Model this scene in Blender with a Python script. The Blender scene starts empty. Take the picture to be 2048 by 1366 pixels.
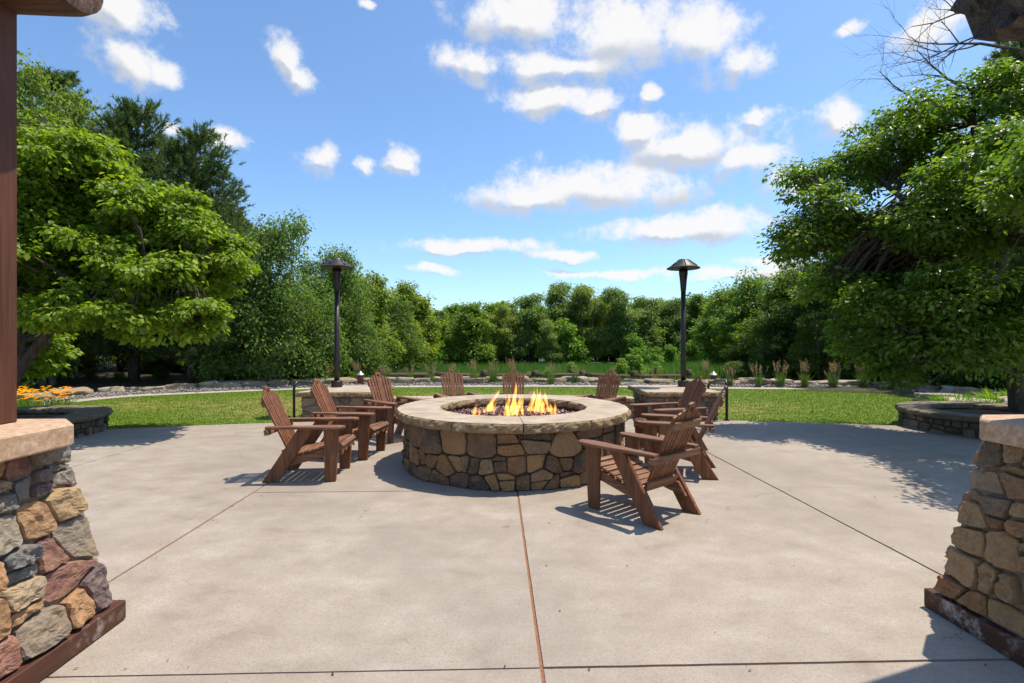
import bpy, bmesh, math, random
import numpy as np
from mathutils import Vector, Matrix, noise as mnoise

# ------------------------------------------------------------------ camera, world, sun, exposure
scene = bpy.context.scene
COL = scene.collection
R = math.radians
F, CX, CY, CAMH = 1026.0, 1024.0, 683.0, 1.4      # survey of the photograph: focal length and centre (2048 px wide), eye height

cam_d = bpy.data.cameras.new('camera')
cam_d.sensor_width = 36.0
cam_d.lens = 36.0 * F / 2048.0
cam_d.clip_start = 0.05
cam_d.clip_end = 3000
cam = bpy.data.objects.new('camera', cam_d)
COL.objects.link(cam)
cam.location = (0, 0, CAMH)
cam.rotation_euler = (R(90), 0, 0)
scene.camera = cam

SUN_EL = R(68.5)
SUN_DIR = Vector((math.cos(SUN_EL) * 0.943, math.cos(SUN_EL) * 0.333, math.sin(SUN_EL))).normalized()
sun_d = bpy.data.lights.new('sun', 'SUN')
sun_d.energy = 4.5
sun_d.angle = R(0.53)
sun_d.color = (1.0, 0.93, 0.80)
sun = bpy.data.objects.new('sun', sun_d)
COL.objects.link(sun)
sun.location = (20, 10, 40)
sun.rotation_euler = SUN_DIR.to_track_quat('Z', 'Y').to_euler()

scene.view_settings.view_transform = 'Standard'
scene.view_settings.look = 'None'
scene.view_settings.exposure = 0.45
scene.view_settings.gamma = 1.0
scene.render.film_transparent = False
scene.cycles.max_bounces = 6
scene.cycles.diffuse_bounces = 3
scene.cycles.glossy_bounces = 2
scene.cycles.transmission_bounces = 3
scene.cycles.use_adaptive_sampling = True
scene.cycles.adaptive_threshold = 0.02
scene.cycles.volume_bounces = 0
scene.cycles.use_denoising = True

CLOUDS = [  # centre x, y and half sizes, all in photograph pixels; turned into azimuth and elevation below
    (1040, 30, 130, 60), (1230, 70, 190, 75), (1400, 75, 100, 75), (1130, 130, 200, 30), (950, 130, 90, 38), (1480, 125, 50, 40),
    (1090, 200, 105, 36), (1180, 212, 60, 24), (1305, 190, 26, 18), (1380, 290, 150, 46), (1290, 265, 70, 30), (1490, 320, 80, 34),
    (1190, 375, 240, 52), (1080, 395, 140, 40), (1340, 460, 205, 32), (950, 494, 150, 17), (1130, 514, 95, 14), (880, 540, 58, 14),
    (265, 115, 78, 44), (320, 145, 45, 28), (575, 115, 48, 36), (595, 155, 42, 34), (640, 312, 50, 26), (812, 322, 40, 26),
    (445, 272, 48, 18), (340, 258, 34, 15), (1670, 242, 46, 34), (1517, 230, 32, 19), (1850, 60, 78, 46), (1690, 55, 46, 13),
    (240, 15, 95, 40), (1595, 370, 55, 44), (1500, 545, 190, 16), (1540, 518, 80, 16), (1230, 548, 160, 9), (730, 330, 26, 18), (735, 10, 20, 10),
]

world = bpy.data.worlds.new('World')
scene.world = world
world.use_nodes = True
world.cycles.sampling_method = 'MANUAL'
world.cycles.sample_map_resolution = 512
wt = world.node_tree
wt.nodes.clear()


class NT:
    """small helper to write node trees as expressions"""
    def __init__(self, tree):
        self.t = tree

    def n(self, typ, ins=None, **props):
        nd = self.t.nodes.new(typ)
        for k, v in props.items():
            setattr(nd, k, v)
        for k, v in (ins or {}).items():
            s = nd.inputs[k]
            if isinstance(v, bpy.types.NodeSocket):
                self.t.links.new(v, s)
            else:
                s.default_value = v
        return nd

    def math(self, op, a, b=None, c=None, clamp=False):
        ins = {0: a}
        if b is not None:
            ins[1] = b
        if c is not None:
            ins[2] = c
        nd = self.n('ShaderNodeMath', ins, operation=op)
        nd.use_clamp = clamp
        return nd.outputs[0]

    def vmath(self, op, a, b=None):
        ins = {0: a}
        if b is not None:
            ins[1] = b
        nd = self.n('ShaderNodeVectorMath', ins, operation=op)
        return nd.outputs['Value'] if op in ('LENGTH', 'DOT_PRODUCT', 'DISTANCE') else nd.outputs['Vector']

    def noise(self, vec, scale, detail=4.0, rough=0.55, dist=0.0, col=False):
        nd = self.n('ShaderNodeTexNoise', {'Vector': vec, 'Scale': scale, 'Detail': detail, 'Roughness': rough, 'Distortion': dist})
        return nd.outputs['Color' if col else 'Fac']

    def remap(self, v, a, b, c=0.0, d=1.0, smooth=False):
        nd = self.n('ShaderNodeMapRange', {0: v, 1: a, 2: b, 3: c, 4: d})
        if smooth:
            nd.interpolation_type = 'SMOOTHSTEP'
        return nd.outputs[0]

    def mix(self, fac, a, b, blend='MIX'):
        nd = self.t.nodes.new('ShaderNodeMix')
        nd.data_type = 'RGBA'
        nd.blend_type = blend
        for s, v in ((nd.inputs[0], fac), (nd.inputs[6], a), (nd.inputs[7], b)):
            if isinstance(v, bpy.types.NodeSocket):
                self.t.links.new(v, s)
            elif hasattr(v, '__len__') and len(v) == 3:
                s.default_value = (*v, 1)
            else:
                s.default_value = v
        return nd.outputs[2]

    def ramp(self, fac, stops, interp='LINEAR'):
        nd = self.t.nodes.new('ShaderNodeValToRGB')
        nd.color_ramp.interpolation = interp
        els = nd.color_ramp.elements
        while len(els) < len(stops):
            els.new(0.5)
        for e, (p, c) in zip(els, stops):
            e.position = p
            e.color = (*c, 1)
        self.t.links.new(fac, nd.inputs[0])
        return nd.outputs[0]


def build_world():
    # cloud cover as a function of azimuth and elevation (a group, since it is read twice)
    g = bpy.data.node_groups.new('cloud_cover', 'ShaderNodeTree')
    g.interface.new_socket('P', in_out='INPUT', socket_type='NodeSocketVector')
    g.interface.new_socket('D', in_out='OUTPUT', socket_type='NodeSocketFloat')
    gn = NT(g)
    gi = g.nodes.new('NodeGroupInput')
    go = g.nodes.new('NodeGroupOutput')
    acc = None
    for (px, py, rx, ry) in CLOUDS:
        az = math.atan((px - CX) / F)
        el = math.atan((CY - py) / F * math.cos(az))
        kx, ky = F / rx / math.cos(az) ** 2 / 1.08, F / ry / math.cos(el) / 1.12
        v = gn.vmath('SUBTRACT', gi.outputs[0], (az, el, 0))
        v = gn.vmath('MULTIPLY', v, (kx, ky, 0))
        v = gn.math('SUBTRACT', 1.0, gn.vmath('LENGTH', v))
        acc = v if acc is None else gn.math('SMOOTH_MAX', acc, v, 0.25)
    g.links.new(acc, go.inputs[0])

    w = NT(wt)
    out = w.n('ShaderNodeOutputWorld')
    bg = w.n('ShaderNodeBackground', {'Strength': 0.13})
    wt.links.new(bg.outputs[0], out.inputs[0])
    sky = w.n('ShaderNodeTexSky', sky_type='NISHITA')
    sky.sun_disc = False
    sky.sun_elevation = SUN_EL
    sky.sun_rotation = math.atan2(SUN_DIR.x, SUN_DIR.y)
    sky.altitude = 300
    sky.air_density = 1.0
    sky.dust_density = 0.9
    sky.ozone_density = 2.0
    d = w.n('ShaderNodeTexCoord').outputs['Generated']
    sep = w.n('ShaderNodeSeparateXYZ', {0: d})
    az = w.math('ARCTAN2', sep.outputs[0], sep.outputs[1])
    el = w.math('ARCSINE', sep.outputs[2])
    p = w.n('ShaderNodeCombineXYZ', {0: az, 1: el, 2: 0.0}).outputs[0]
    warp = w.vmath('MULTIPLY', w.vmath('SUBTRACT', w.noise(d, 11.0, 5.0, 0.6, col=True), (0.5, 0.5, 0.5)), (0.085, 0.05, 0.0))
    p = w.vmath('ADD', p, warp)
    ga = w.n('ShaderNodeGroup')
    ga.node_tree = g
    wt.links.new(p, ga.inputs[0])
    gb = w.n('ShaderNodeGroup')
    gb.node_tree = g
    wt.links.new(w.vmath('ADD', p, (0.012, 0.022, 0)), gb.inputs[0])
    fbm = w.noise(d, 15.0, 12.0, 0.66)
    # the same scattered cumulus goes on over the rest of the sky
    far = w.math('MAXIMUM', w.remap(w.math('ABSOLUTE', az), 0.80, 1.0), w.remap(el, 0.62, 0.8))
    gen = w.remap(w.noise(d, 3.2, 3.0, 0.5), 0.54, 0.72, -0.6, 0.75)
    gen = w.math('ADD', w.math('MULTIPLY', gen, far), w.math('MULTIPLY', w.math('SUBTRACT', 1.0, far), -0.6))
    D = w.math('MAXIMUM', ga.outputs[0], gen)
    dens = w.math('ADD', D, w.math('MULTIPLY', w.math('SUBTRACT', fbm, 0.5), 2.6))
    mask = w.remap(dens, -0.10, 0.70, 0.0, 0.97, smooth=True)
    mask = w.math('MULTIPLY', mask, w.remap(el, 0.02, 0.10))
    under = w.math('MULTIPLY', w.math('SUBTRACT', gb.outputs[0], ga.outputs[0]), 1.7)
    under = w.math('ADD', under, w.math('MULTIPLY', w.math('SUBTRACT', fbm, 0.5), 0.9))
    under = w.remap(under, -0.15, 0.55, 0.0, 0.95, smooth=True)
    cc = w.mix(under, (5.5, 5.45, 5.45), (3.3, 3.55, 4.0))
    sk = w.mix(1.0, sky.outputs[0], (0.91, 1.09, 1.22), 'MULTIPLY')
    wt.links.new(w.mix(mask, sk, cc), bg.inputs['Color'])


build_world()


# ------------------------------------------------------------------ helpers
def P(px, py, Y):
    """photograph pixel at distance Y -> world point"""
    return Vector(((px - CX) / F * Y, Y, CAMH + (CY - py) / F * Y))


def G(px, py, z=0.0):
    """photograph pixel on the level z -> world point"""
    Y = (CAMH - z) * F / (py - CY)
    return Vector(((px - CX) / F * Y, Y, z))


def tag(o, label=None, cat=None, group=None, kind=None):
    if label:
        o['label'] = label
    if cat:
        o['category'] = cat
    if group:
        o['group'] = group
    if kind:
        o['kind'] = kind
    return o


def thing(name, label, cat, loc=(0, 0, 0), rotz=0.0, group=None):
    o = bpy.data.objects.new(name, None)
    o.empty_display_size = 0.2
    COL.objects.link(o)
    o.location = loc
    o.rotation_euler = (0, 0, rotz)
    return tag(o, label, cat, group)


def link(name, me, parent=None, loc=None, rotz=None, color=None):
    o = bpy.data.objects.new(name, me)
    COL.objects.link(o)
    if parent is not None:
        o.parent = parent
    if loc is not None:
        o.location = loc
    if rotz is not None:
        o.rotation_euler = (0, 0, rotz)
    if color is not None:
        o.color = (*color, 1)
    return o


def mesh(name, verts, faces, mat, smooth=False):
    me = bpy.data.meshes.new(name)
    me.from_pydata([tuple(v) for v in verts], [], faces)
    me.materials.append(mat)
    if smooth:
        me.polygons.foreach_set('use_smooth', np.ones(len(me.polygons), dtype=bool))
    me.update()
    return me


def bm_mesh(name, bm, mat, smooth=False):
    me = bpy.data.meshes.new(name)
    bmesh.ops.recalc_face_normals(bm, faces=bm.faces)
    bm.to_mesh(me)
    bm.free()
    me.materials.append(mat)
    if smooth:
        me.polygons.foreach_set('use_smooth', np.ones(len(me.polygons), dtype=bool))
    return me


def np_mesh(name, V, Fc, mat, smooth=False):
    """V (n,3) floats, Fc (m,3) ints"""
    me = bpy.data.meshes.new(name)
    V = np.ascontiguousarray(V, dtype=np.float32)
    Fc = np.ascontiguousarray(Fc, dtype=np.int32)
    me.vertices.add(len(V))
    me.vertices.foreach_set('co', V.ravel())
    me.loops.add(Fc.size)
    me.loops.foreach_set('vertex_index', Fc.ravel())
    me.polygons.add(len(Fc))
    me.polygons.foreach_set('loop_start', np.arange(0, Fc.size, Fc.shape[1], dtype=np.int32))
    me.polygons.foreach_set('loop_total', np.full(len(Fc), Fc.shape[1], dtype=np.int32))
    if smooth:
        me.polygons.foreach_set('use_smooth', np.ones(len(Fc), dtype=bool))
    me.materials.append(mat)
    me.update(calc_edges=True)
    return me


def copy_tree(o, parent=None, label=None, group=None):
    c = o.copy()
    COL.objects.link(c)
    c.parent = parent
    if label:
        c['label'] = label
    if group:
        c['group'] = group
    for ch in o.children:
        copy_tree(ch, c)
    return c


def prism(poly, axis, t0, t1, bevel=0.0):
    """extrude a 2-D polygon: axis 'y' -> poly is (x,z); 'x' -> (y,z); 'z' -> (x,y)"""
    def to3(p, t):
        return {'y': (p[0], t, p[1]), 'x': (t, p[0], p[1]), 'z': (p[0], p[1], t)}[axis]
    bm = bmesh.new()
    a = [bm.verts.new(to3(p, t0)) for p in poly]
    b = [bm.verts.new(to3(p, t1)) for p in poly]
    n = len(poly)
    bm.faces.new(a)
    bm.faces.new(list(reversed(b)))
    for i in range(n):
        bm.faces.new((a[i], b[i], b[(i + 1) % n], a[(i + 1) % n]))
    bmesh.ops.recalc_face_normals(bm, faces=bm.faces)
    if bevel:
        es = [e for e in bm.edges if e.calc_face_angle(0) > 0.6]
        bmesh.ops.bevel(bm, geom=es, offset=bevel, segments=1, affect='EDGES', clamp_overlap=True)
    return bm


def tube_arrays(pts, rads, sides=8, seed=0, rough=0.0, caps=True):
    """tapered tube along a polyline -> verts, tri faces"""
    pts = [Vector(p) for p in pts]
    V, Fc = [], []
    prev = None
    for i, p in enumerate(pts):
        d = (pts[min(i + 1, len(pts) - 1)] - pts[max(i - 1, 0)])
        d = d.normalized() if d.length > 1e-6 else Vector((0, 0, 1))
        if prev is None:
            u = d.orthogonal().normalized()
        else:
            u = (prev - d * prev.dot(d))
            u = u.normalized() if u.length > 1e-6 else d.orthogonal().normalized()
        prev = u
        w = d.cross(u)
        for k in range(sides):
            a = 2 * math.pi * k / sides
            o = u * math.cos(a) + w * math.sin(a)
            r = rads[i]
            if rough:
                r *= 1 + rough * mnoise.noise(Vector((o.x * 2 + seed, o.y * 2 + i * 0.7, o.z * 2)))
            V.append(p + o * r)
    for i in range(len(pts) - 1):
        for k in range(sides):
            a, b = i * sides + k, i * sides + (k + 1) % sides
            Fc.append((a, b, b + sides))
            Fc.append((a, b + sides, a + sides))
    if caps:
        for i0, flip in ((0, True), ((len(pts) - 1) * sides, False)):
            for k in range(1, sides - 1):
                f = (i0, i0 + k, i0 + k + 1)
                Fc.append(tuple(reversed(f)) if flip else f)
    return V, Fc


class Soup:
    def __init__(self):
        self.V, self.F, self.n = [], [], 0

    def add(self, V, Fc):
        V = np.array([tuple(v) for v in V], dtype=np.float32) if not isinstance(V, np.ndarray) else V
        Fc = np.array(Fc, dtype=np.int32)
        self.V.append(V)
        self.F.append(Fc + self.n)
        self.n += len(V)

    def tube(self, pts, rads, sides=8, **k):
        self.add(*tube_arrays(pts, rads, sides, **k))

    def mesh(self, name, mat, smooth=False):
        return np_mesh(name, np.concatenate(self.V), np.concatenate(self.F), mat, smooth)


def lathe(prof, sides=32, cz=0.0):
    """prof: list of (r,z); closed solid of revolution"""
    bm = bmesh.new()
    rings = []
    for r, z in prof:
        if r < 1e-5:
            rings.append([bm.verts.new((0, 0, z + cz))])
        else:
            rings.append([bm.verts.new((r * math.cos(2 * math.pi * k / sides), r * math.sin(2 * math.pi * k / sides), z + cz)) for k in range(sides)])
    for a, b in zip(rings, rings[1:]):
        for k in range(sides):
            k2 = (k + 1) % sides
            if len(a) == 1 and len(b) == 1:
                continue
            if len(a) == 1:
                bm.faces.new((a[0], b[k], b[k2]))
            elif len(b) == 1:
                bm.faces.new((a[k], b[0], a[k2]))
            else:
                bm.faces.new((a[k], b[k], b[k2], a[k2]))
    if len(rings[0]) > 1:
        bm.faces.new(rings[0])
    if len(rings[-1]) > 1:
        bm.faces.new(rings[-1])
    return bm


# ------------------------------------------------------------------ materials
def new_mat(name):
    m = bpy.data.materials.new(name)
    m.use_nodes = True
    m.node_tree.nodes.clear()
    w = NT(m.node_tree)
    out = w.n('ShaderNodeOutputMaterial')
    return m, w, out


def principled(w, out, color, rough=0.8, bump=None, bump_strength=0.3, bump_dist=0.02, metallic=0.0, spec=0.3):
    b = w.n('ShaderNodeBsdfPrincipled', {'Base Color': color if isinstance(color, bpy.types.NodeSocket) else (*color, 1), 'Roughness': rough, 'Metallic': metallic, 'Specular IOR Level': spec})
    if bump is not None:
        bn = w.n('ShaderNodeBump', {'Height': bump, 'Strength': bump_strength, 'Distance': bump_dist})
        w.t.links.new(bn.outputs[0], b.inputs['Normal'])
    w.t.links.new(b.outputs[0], out.inputs[0])
    return b


def obj_coord(w):
    return w.n('ShaderNodeTexCoord').outputs['Object']


def world_pos(w):
    return w.n('ShaderNodeNewGeometry').outputs['Position']


def m_concrete():
    m, w, o = new_mat('concrete')
    p = world_pos(w)
    rnd = w.n('ShaderNodeObjectInfo').outputs['Random']
    big = w.noise(p, 0.55, 6, 0.6, 0.4)
    mid = w.noise(w.vmath('MULTIPLY', p, (1.3, 1.8, 1)), 2.1, 9, 0.68, 0.15)
    fine = w.noise(p, 55, 5, 0.7)
    grain = w.noise(p, 115, 3, 0.7)
    c = w.ramp(mid, [(0.26, (0.235, 0.188, 0.146)), (0.42, (0.335, 0.276, 0.222)), (0.56, (0.385, 0.323, 0.264)), (0.74, (0.46, 0.40, 0.335))])
    c = w.mix(w.remap(big, 0.44, 0.66, 0, 0.75), c, (0.25, 0.205, 0.165))
    c = w.mix(w.remap(w.noise(w.vmath('ADD', p, (31, 7, 0)), 0.9, 5, 0.6), 0.55, 0.72, 0, 0.4), c, (0.375, 0.29, 0.225))
    c = w.mix(w.remap(fine, 0.50, 0.72, 0, 0.55), c, (0.19, 0.145, 0.105))
    c = w.mix(w.remap(w.noise(p, 9.0, 9, 0.75), 0.54, 0.74, 0, 0.5), c, (0.40, 0.345, 0.285))
    c = w.mix(w.remap(grain, 0.42, 0.66, 0, 0.42), c, (0.15, 0.115, 0.085))
    # hairline cracks, broken up
    warp = w.vmath('ADD', p, w.vmath('MULTIPLY', w.vmath('SUBTRACT', w.noise(p, 1.4, 5, 0.6, col=True), (0.5, 0.5, 0.5)), (0.9, 0.9, 0)))
    vor = w.n('ShaderNodeTexVoronoi', {'Vector': warp, 'Scale': 0.55}, feature='DISTANCE_TO_EDGE')
    crack = w.remap(vor.outputs['Distance'], 0.0, 0.0045, 1, 0)
    crack = w.math('MULTIPLY', crack, w.remap(w.noise(p, 1.6, 4, 0.6), 0.54, 0.62))
    c = w.mix(w.math('MULTIPLY', crack, 0.6), c, (0.10, 0.08, 0.06))
    # small dark specks of litter and stain
    sp = w.n('ShaderNodeTexVoronoi', {'Vector': p, 'Scale': 5.0})
    speck = w.math('MULTIPLY', w.remap(sp.outputs['Distance'], 0.03, 0.055, 1, 0), w.remap(w.noise(p, 3.7, 2), 0.55, 0.6))
    c = w.mix(w.math('MULTIPLY', speck, 0.0), c, (0.10, 0.075, 0.055))
    c = w.mix(w.remap(rnd, 0, 1, 0.0, 0.2), c, (0.26, 0.20, 0.15))
    h = w.math('ADD', w.math('MULTIPLY', mid, 0.22), w.math('ADD', w.math('MULTIPLY', fine, 0.12), w.math('MULTIPLY', crack, -0.4)))
    principled(w, o, c, w.remap(mid, 0.3, 0.7, 0.62, 0.8), h, 0.45, 0.012, spec=0.35)
    return m


def m_noise(name, stops, scale, rough=0.85, bump=0.4, bdist=0.01, stretch=(1, 1, 1), detail=6, coord='pos', dist=0.3, fine=8.0, spec=0.3):
    m, w, o = new_mat(name)
    p = world_pos(w) if coord == 'pos' else obj_coord(w)
    q = w.vmath('MULTIPLY', p, stretch)
    a = w.noise(q, scale, detail, 0.6, dist)
    b = w.noise(q, scale * fine, 4, 0.6)
    f = w.math('ADD', w.math('MULTIPLY', a, 0.7), w.math('MULTIPLY', b, 0.3))
    c = w.ramp(f, stops)
    principled(w, o, c, rough, f, bump, bdist, spec=spec)
    return m


def m_stone(name='field_stone'):
    """rough natural stone, coloured by the object's own colour"""
    m, w, o = new_mat(name)
    p = world_pos(w)
    info = w.n('ShaderNodeObjectInfo')
    base = info.outputs['Color']
    sh = w.vmath('ADD', p, w.n('ShaderNodeCombineXYZ', {0: w.math('MULTIPLY', info.outputs['Random'], 37.0), 1: 0.0, 2: w.math('MULTIPLY', info.outputs['Random'], 11.0)}).outputs[0])
    a = w.noise(sh, 7.0, 6, 0.62, 0.6)
    b = w.noise(sh, 42.0, 6, 0.7)
    st = w.noise(w.vmath('MULTIPLY', sh, (1, 1, 4)), 14.0, 5, 0.6, 0.5)
    c = w.mix(w.remap(a, 0.40, 0.70, 0, 0.7), base, w.mix(0.55, base, (0.42, 0.25, 0.12)))
    c = w.mix(w.remap(st, 0.52, 0.74, 0, 0.6), c, w.mix(0.6, base, (0.07, 0.06, 0.055)))
    c = w.mix(w.remap(b, 0.52, 0.80, 0, 0.55), c, w.mix(0.5, base, (0.52, 0.46, 0.38)))
    c = w.mix(w.remap(b, 0.46, 0.25, 0, 0.6), c, (0.045, 0.035, 0.03))
    h = w.math('ADD', w.math('MULTIPLY', a, 1.0), w.math('ADD', w.math('MULTIPLY', b, 0.35), w.math('MULTIPLY', st, 0.5)))
    principled(w, o, c, 0.88, h, 0.9, 0.022, spec=0.25)
    return m


def m_wood(name, c0, c1, c2, rough=0.6, axis=0, scale=1.0, wear=None):
    m, w, o = new_mat(name)
    p = obj_coord(w)
    rnd = w.n('ShaderNodeObjectInfo').outputs['Random']
    p = w.vmath('ADD', p, w.n('ShaderNodeCombineXYZ', {0: w.math('MULTIPLY', rnd, 9.0), 1: w.math('MULTIPLY', rnd, 5.0), 2: w.math('MULTIPLY', rnd, 3.0)}).outputs[0])
    s = [34.0 * scale] * 3
    s[axis] = 2.2 * scale
    q = w.vmath('MULTIPLY', p, tuple(s))
    g = w.noise(q, 1.0, 6, 0.65, 1.4)
    b = w.noise(p, 5.0 * scale, 4, 0.6)
    c = w.ramp(g, [(0.28, c0), (0.5, c1), (0.72, c2)])
    c = w.mix(w.remap(b, 0.4, 0.7, 0, 0.5), c, w.mix(0.5, c, c0))
    c = w.mix(w.remap(rnd, 0, 1, 0, 0.35), c, c0)
    if wear:
        ww = w.math('MULTIPLY', w.remap(w.noise(p, 14 * scale, 6, 0.7), 0.52, 0.66), w.remap(w.noise(p, 2.2 * scale, 3, 0.5), 0.42, 0.6))
        c = w.mix(w.math('MULTIPLY', ww, 0.75), c, wear)
    h = w.math('ADD', g, w.math('MULTIPLY', b, 0.3))
    principled(w, o, c, rough, h, 0.35, 0.004, spec=0.35)
    return m


def m_leaf(name, dark, mid, light, trans=0.35, rough=0.5, spec=0.35):
    m, w, o = new_mat(name)
    geo = w.n('ShaderNodeNewGeometry')
    r = geo.outputs['Random Per Island']
    big = w.noise(geo.outputs['Position'], 0.9, 3, 0.5)
    f = w.math('ADD', w.math('MULTIPLY', r, 0.7), w.math('MULTIPLY', big, 0.5))
    orand = w.n('ShaderNodeObjectInfo').outputs['Random']
    c = w.ramp(f, [(0.15, dark), (0.55, mid), (0.95, light)])
    c = w.mix(w.remap(orand, 0.0, 0.5, 0.4, 0.0), c, w.mix(0.5, c, dark))
    c = w.mix(w.remap(orand, 0.5, 1.0, 0.0, 0.8), c, w.mix(1.0, c, (1.45, 1.15, 0.8), 'MULTIPLY'))
    b = w.n('ShaderNodeBsdfPrincipled', {'Base Color': c, 'Roughness': rough, 'Specular IOR Level': spec})
    tc = w.mix(1.0, c, (1.7, 1.75, 0.55), 'MULTIPLY')
    t = w.n('ShaderNodeBsdfTranslucent', {'Color': tc})
    mx = w.n('ShaderNodeMixShader', {0: trans, 1: b.outputs[0], 2: t.outputs[0]})
    w.t.links.new(mx.outputs[0], o.inputs[0])
    return m


def dry_mask(w, p):
    a = w.noise(p, 0.35, 5, 0.6, 0.5)
    b = w.noise(w.vmath('MULTIPLY', p, (1, 2.2, 1)), 2.0, 5, 0.65)
    dry = w.remap(w.math('ADD', w.math('MULTIPLY', a, 0.4), w.math('MULTIPLY', b, 0.6)), 0.43, 0.60, 0, 1)
    spots = None
    for (x, y, kx, ky) in ((-4.9, 11.9, 0.40, 0.45), (5.2, 11.0, 0.55, 0.8), (0.0, 12.6, 0.22, 0.6), (-8.0, 11.5, 0.5, 0.9)):
        q = w.remap(w.vmath('LENGTH', w.vmath('MULTIPLY', w.vmath('SUBTRACT', p, (x, y, 0)), (kx, ky, 0))), 0.35, 1.3, 1, 0)
        spots = q if spots is None else w.math('MAXIMUM', spots, q)
    return w.math('MULTIPLY', dry, w.math('ADD', w.math('MULTIPLY', spots, 0.95), 0.04), clamp=True)


def m_blades():
    m, w, o = new_mat('lawn_blades')
    geo = w.n('ShaderNodeNewGeometry')
    r = geo.outputs['Random Per Island']
    big = w.noise(geo.outputs['Position'], 1.3, 4, 0.6)
    c = w.ramp(w.math('ADD', w.math('MULTIPLY', r, 0.6), w.math('MULTIPLY', big, 0.6)), [(0.2, (0.10, 0.175, 0.014)), (0.55, (0.14, 0.225, 0.021)), (0.95, (0.185, 0.265, 0.034))])
    c = w.mix(w.math('MULTIPLY', dry_mask(w, geo.outputs['Position']), 0.85), c, w.mix(r, (0.30, 0.215, 0.075), (0.50, 0.38, 0.16)))
    b = w.n('ShaderNodeBsdfDiffuse', {'Color': c})
    t = w.n('ShaderNodeBsdfTranslucent', {'Color': c})
    mx = w.n('ShaderNodeMixShader', {0: 0.35, 1: b.outputs[0], 2: t.outputs[0]})
    w.t.links.new(mx.outputs[0], o.inputs[0])
    return m


def m_lawn():
    m, w, o = new_mat('lawn_turf')
    p = world_pos(w)
    a = w.noise(p, 0.35, 5, 0.6, 0.5)
    b = w.noise(w.vmath('MULTIPLY', p, (1, 2.2, 1)), 2.4, 5, 0.65)
    f = w.noise(p, 45, 4, 0.7)
    c = w.ramp(b, [(0.3, (0.10, 0.17, 0.014)), (0.5, (0.14, 0.215, 0.021)), (0.7, (0.18, 0.25, 0.032))])
    dry = dry_mask(w, p)
    c = w.mix(dry, c, (0.42, 0.32, 0.12))
    c = w.mix(w.remap(f, 0.4, 0.75, 0, 0.5), c, (0.05, 0.085, 0.012))
    principled(w, o, c, 0.85, f, 0.8, 0.03, spec=0.15)
    return m


def m_simple(name, color, rough=0.6, metallic=0.0, spec=0.4, vary=0.25, scale=12.0):
    m, w, o = new_mat(name)
    p = obj_coord(w)
    n = w.noise(p, scale, 5, 0.6)
    c = w.mix(w.remap(n, 0.35, 0.7, 0, 1), tuple(x * (1 - vary) for x in color), tuple(min(1, x * (1 + vary)) for x in color))
    principled(w, o, c, w.remap(n, 0.3, 0.7, rough * 0.85, min(1, rough * 1.1)), n, 0.15, 0.004, metallic, spec)
    return m


M = {}
M['concrete'] = m_concrete()
M['joint'] = m_noise('joint_filler', [(0.3, (0.10, 0.04, 0.018)), (0.5, (0.25, 0.11, 0.055)), (0.7, (0.42, 0.23, 0.13))], 120, bump=0.9, bdist=0.006, detail=3, fine=3)
M['capstone'] = m_noise('cap_stone', [(0.3, (0.27, 0.20, 0.135)), (0.5, (0.38, 0.30, 0.22)), (0.68, (0.47, 0.39, 0.30))], 5, bump=0.5, bdist=0.008)
M['rockface'] = m_noise('rock_face', [(0.32, (0.11, 0.07, 0.035)), (0.5, (0.26, 0.17, 0.085)), (0.68, (0.42, 0.32, 0.20))], 9, bump=0.9, bdist=0.02)
M['planter_cap'] = m_noise('dark_cap_stone', [(0.32, (0.075, 0.06, 0.035)), (0.5, (0.16, 0.125, 0.08)), (0.68, (0.27, 0.21, 0.14))], 6, bump=0.8, bdist=0.015)  # darker brown cap stone for the two planters
M['castcap'] = m_noise('cast_stone', [(0.30, (0.30, 0.18, 0.105)), (0.5, (0.44, 0.285, 0.18)), (0.66, (0.58, 0.42, 0.30))], 30, bump=0.75, bdist=0.006, fine=5)
M['mortar'] = m_noise('mortar', [(0.3, (0.16, 0.11, 0.07)), (0.5, (0.25, 0.18, 0.12)), (0.7, (0.34, 0.26, 0.18))], 40, bump=0.7, bdist=0.008)
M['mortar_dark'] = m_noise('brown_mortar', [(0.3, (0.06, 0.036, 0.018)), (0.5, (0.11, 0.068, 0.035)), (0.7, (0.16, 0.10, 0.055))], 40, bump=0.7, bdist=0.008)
M['stone'] = m_stone()
M['chair'] = m_wood('stained_chair_wood', (0.085, 0.031, 0.012), (0.225, 0.093, 0.040), (0.41, 0.225, 0.12), 0.55, 0)
M['chair_z'] = m_wood('stained_leg_wood', (0.07, 0.024, 0.009), (0.205, 0.074, 0.027), (0.34, 0.14, 0.062), 0.55, 2)
M['chair_y'] = m_wood('stained_slat_wood', (0.09, 0.036, 0.014), (0.23, 0.105, 0.048), (0.42, 0.235, 0.135), 0.6, 1)
M['post'] = m_wood('red_stained_post', (0.055, 0.018, 0.009), (0.12, 0.040, 0.019), (0.175, 0.066, 0.033), 0.65, 2, 0.7)
M['log'] = m_wood('weathered_log', (0.035, 0.016, 0.009), (0.085, 0.038, 0.020), (0.15, 0.075, 0.042), 0.75, 0, 0.6)
M['logend'] = m_noise('log_end_grain', [(0.36, (0.02, 0.012, 0.009)), (0.46, (0.12, 0.068, 0.048)), (0.7, (0.26, 0.165, 0.125))], 5, bump=1.0, bdist=0.03, stretch=(2, 6, 1.5))
M['burl'] = m_noise('grey_burl_wood', [(0.36, (0.015, 0.010, 0.008)), (0.5, (0.075, 0.058, 0.05)), (0.7, (0.19, 0.16, 0.145))], 5, bump=1.0, bdist=0.03, stretch=(2, 5, 1))
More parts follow.
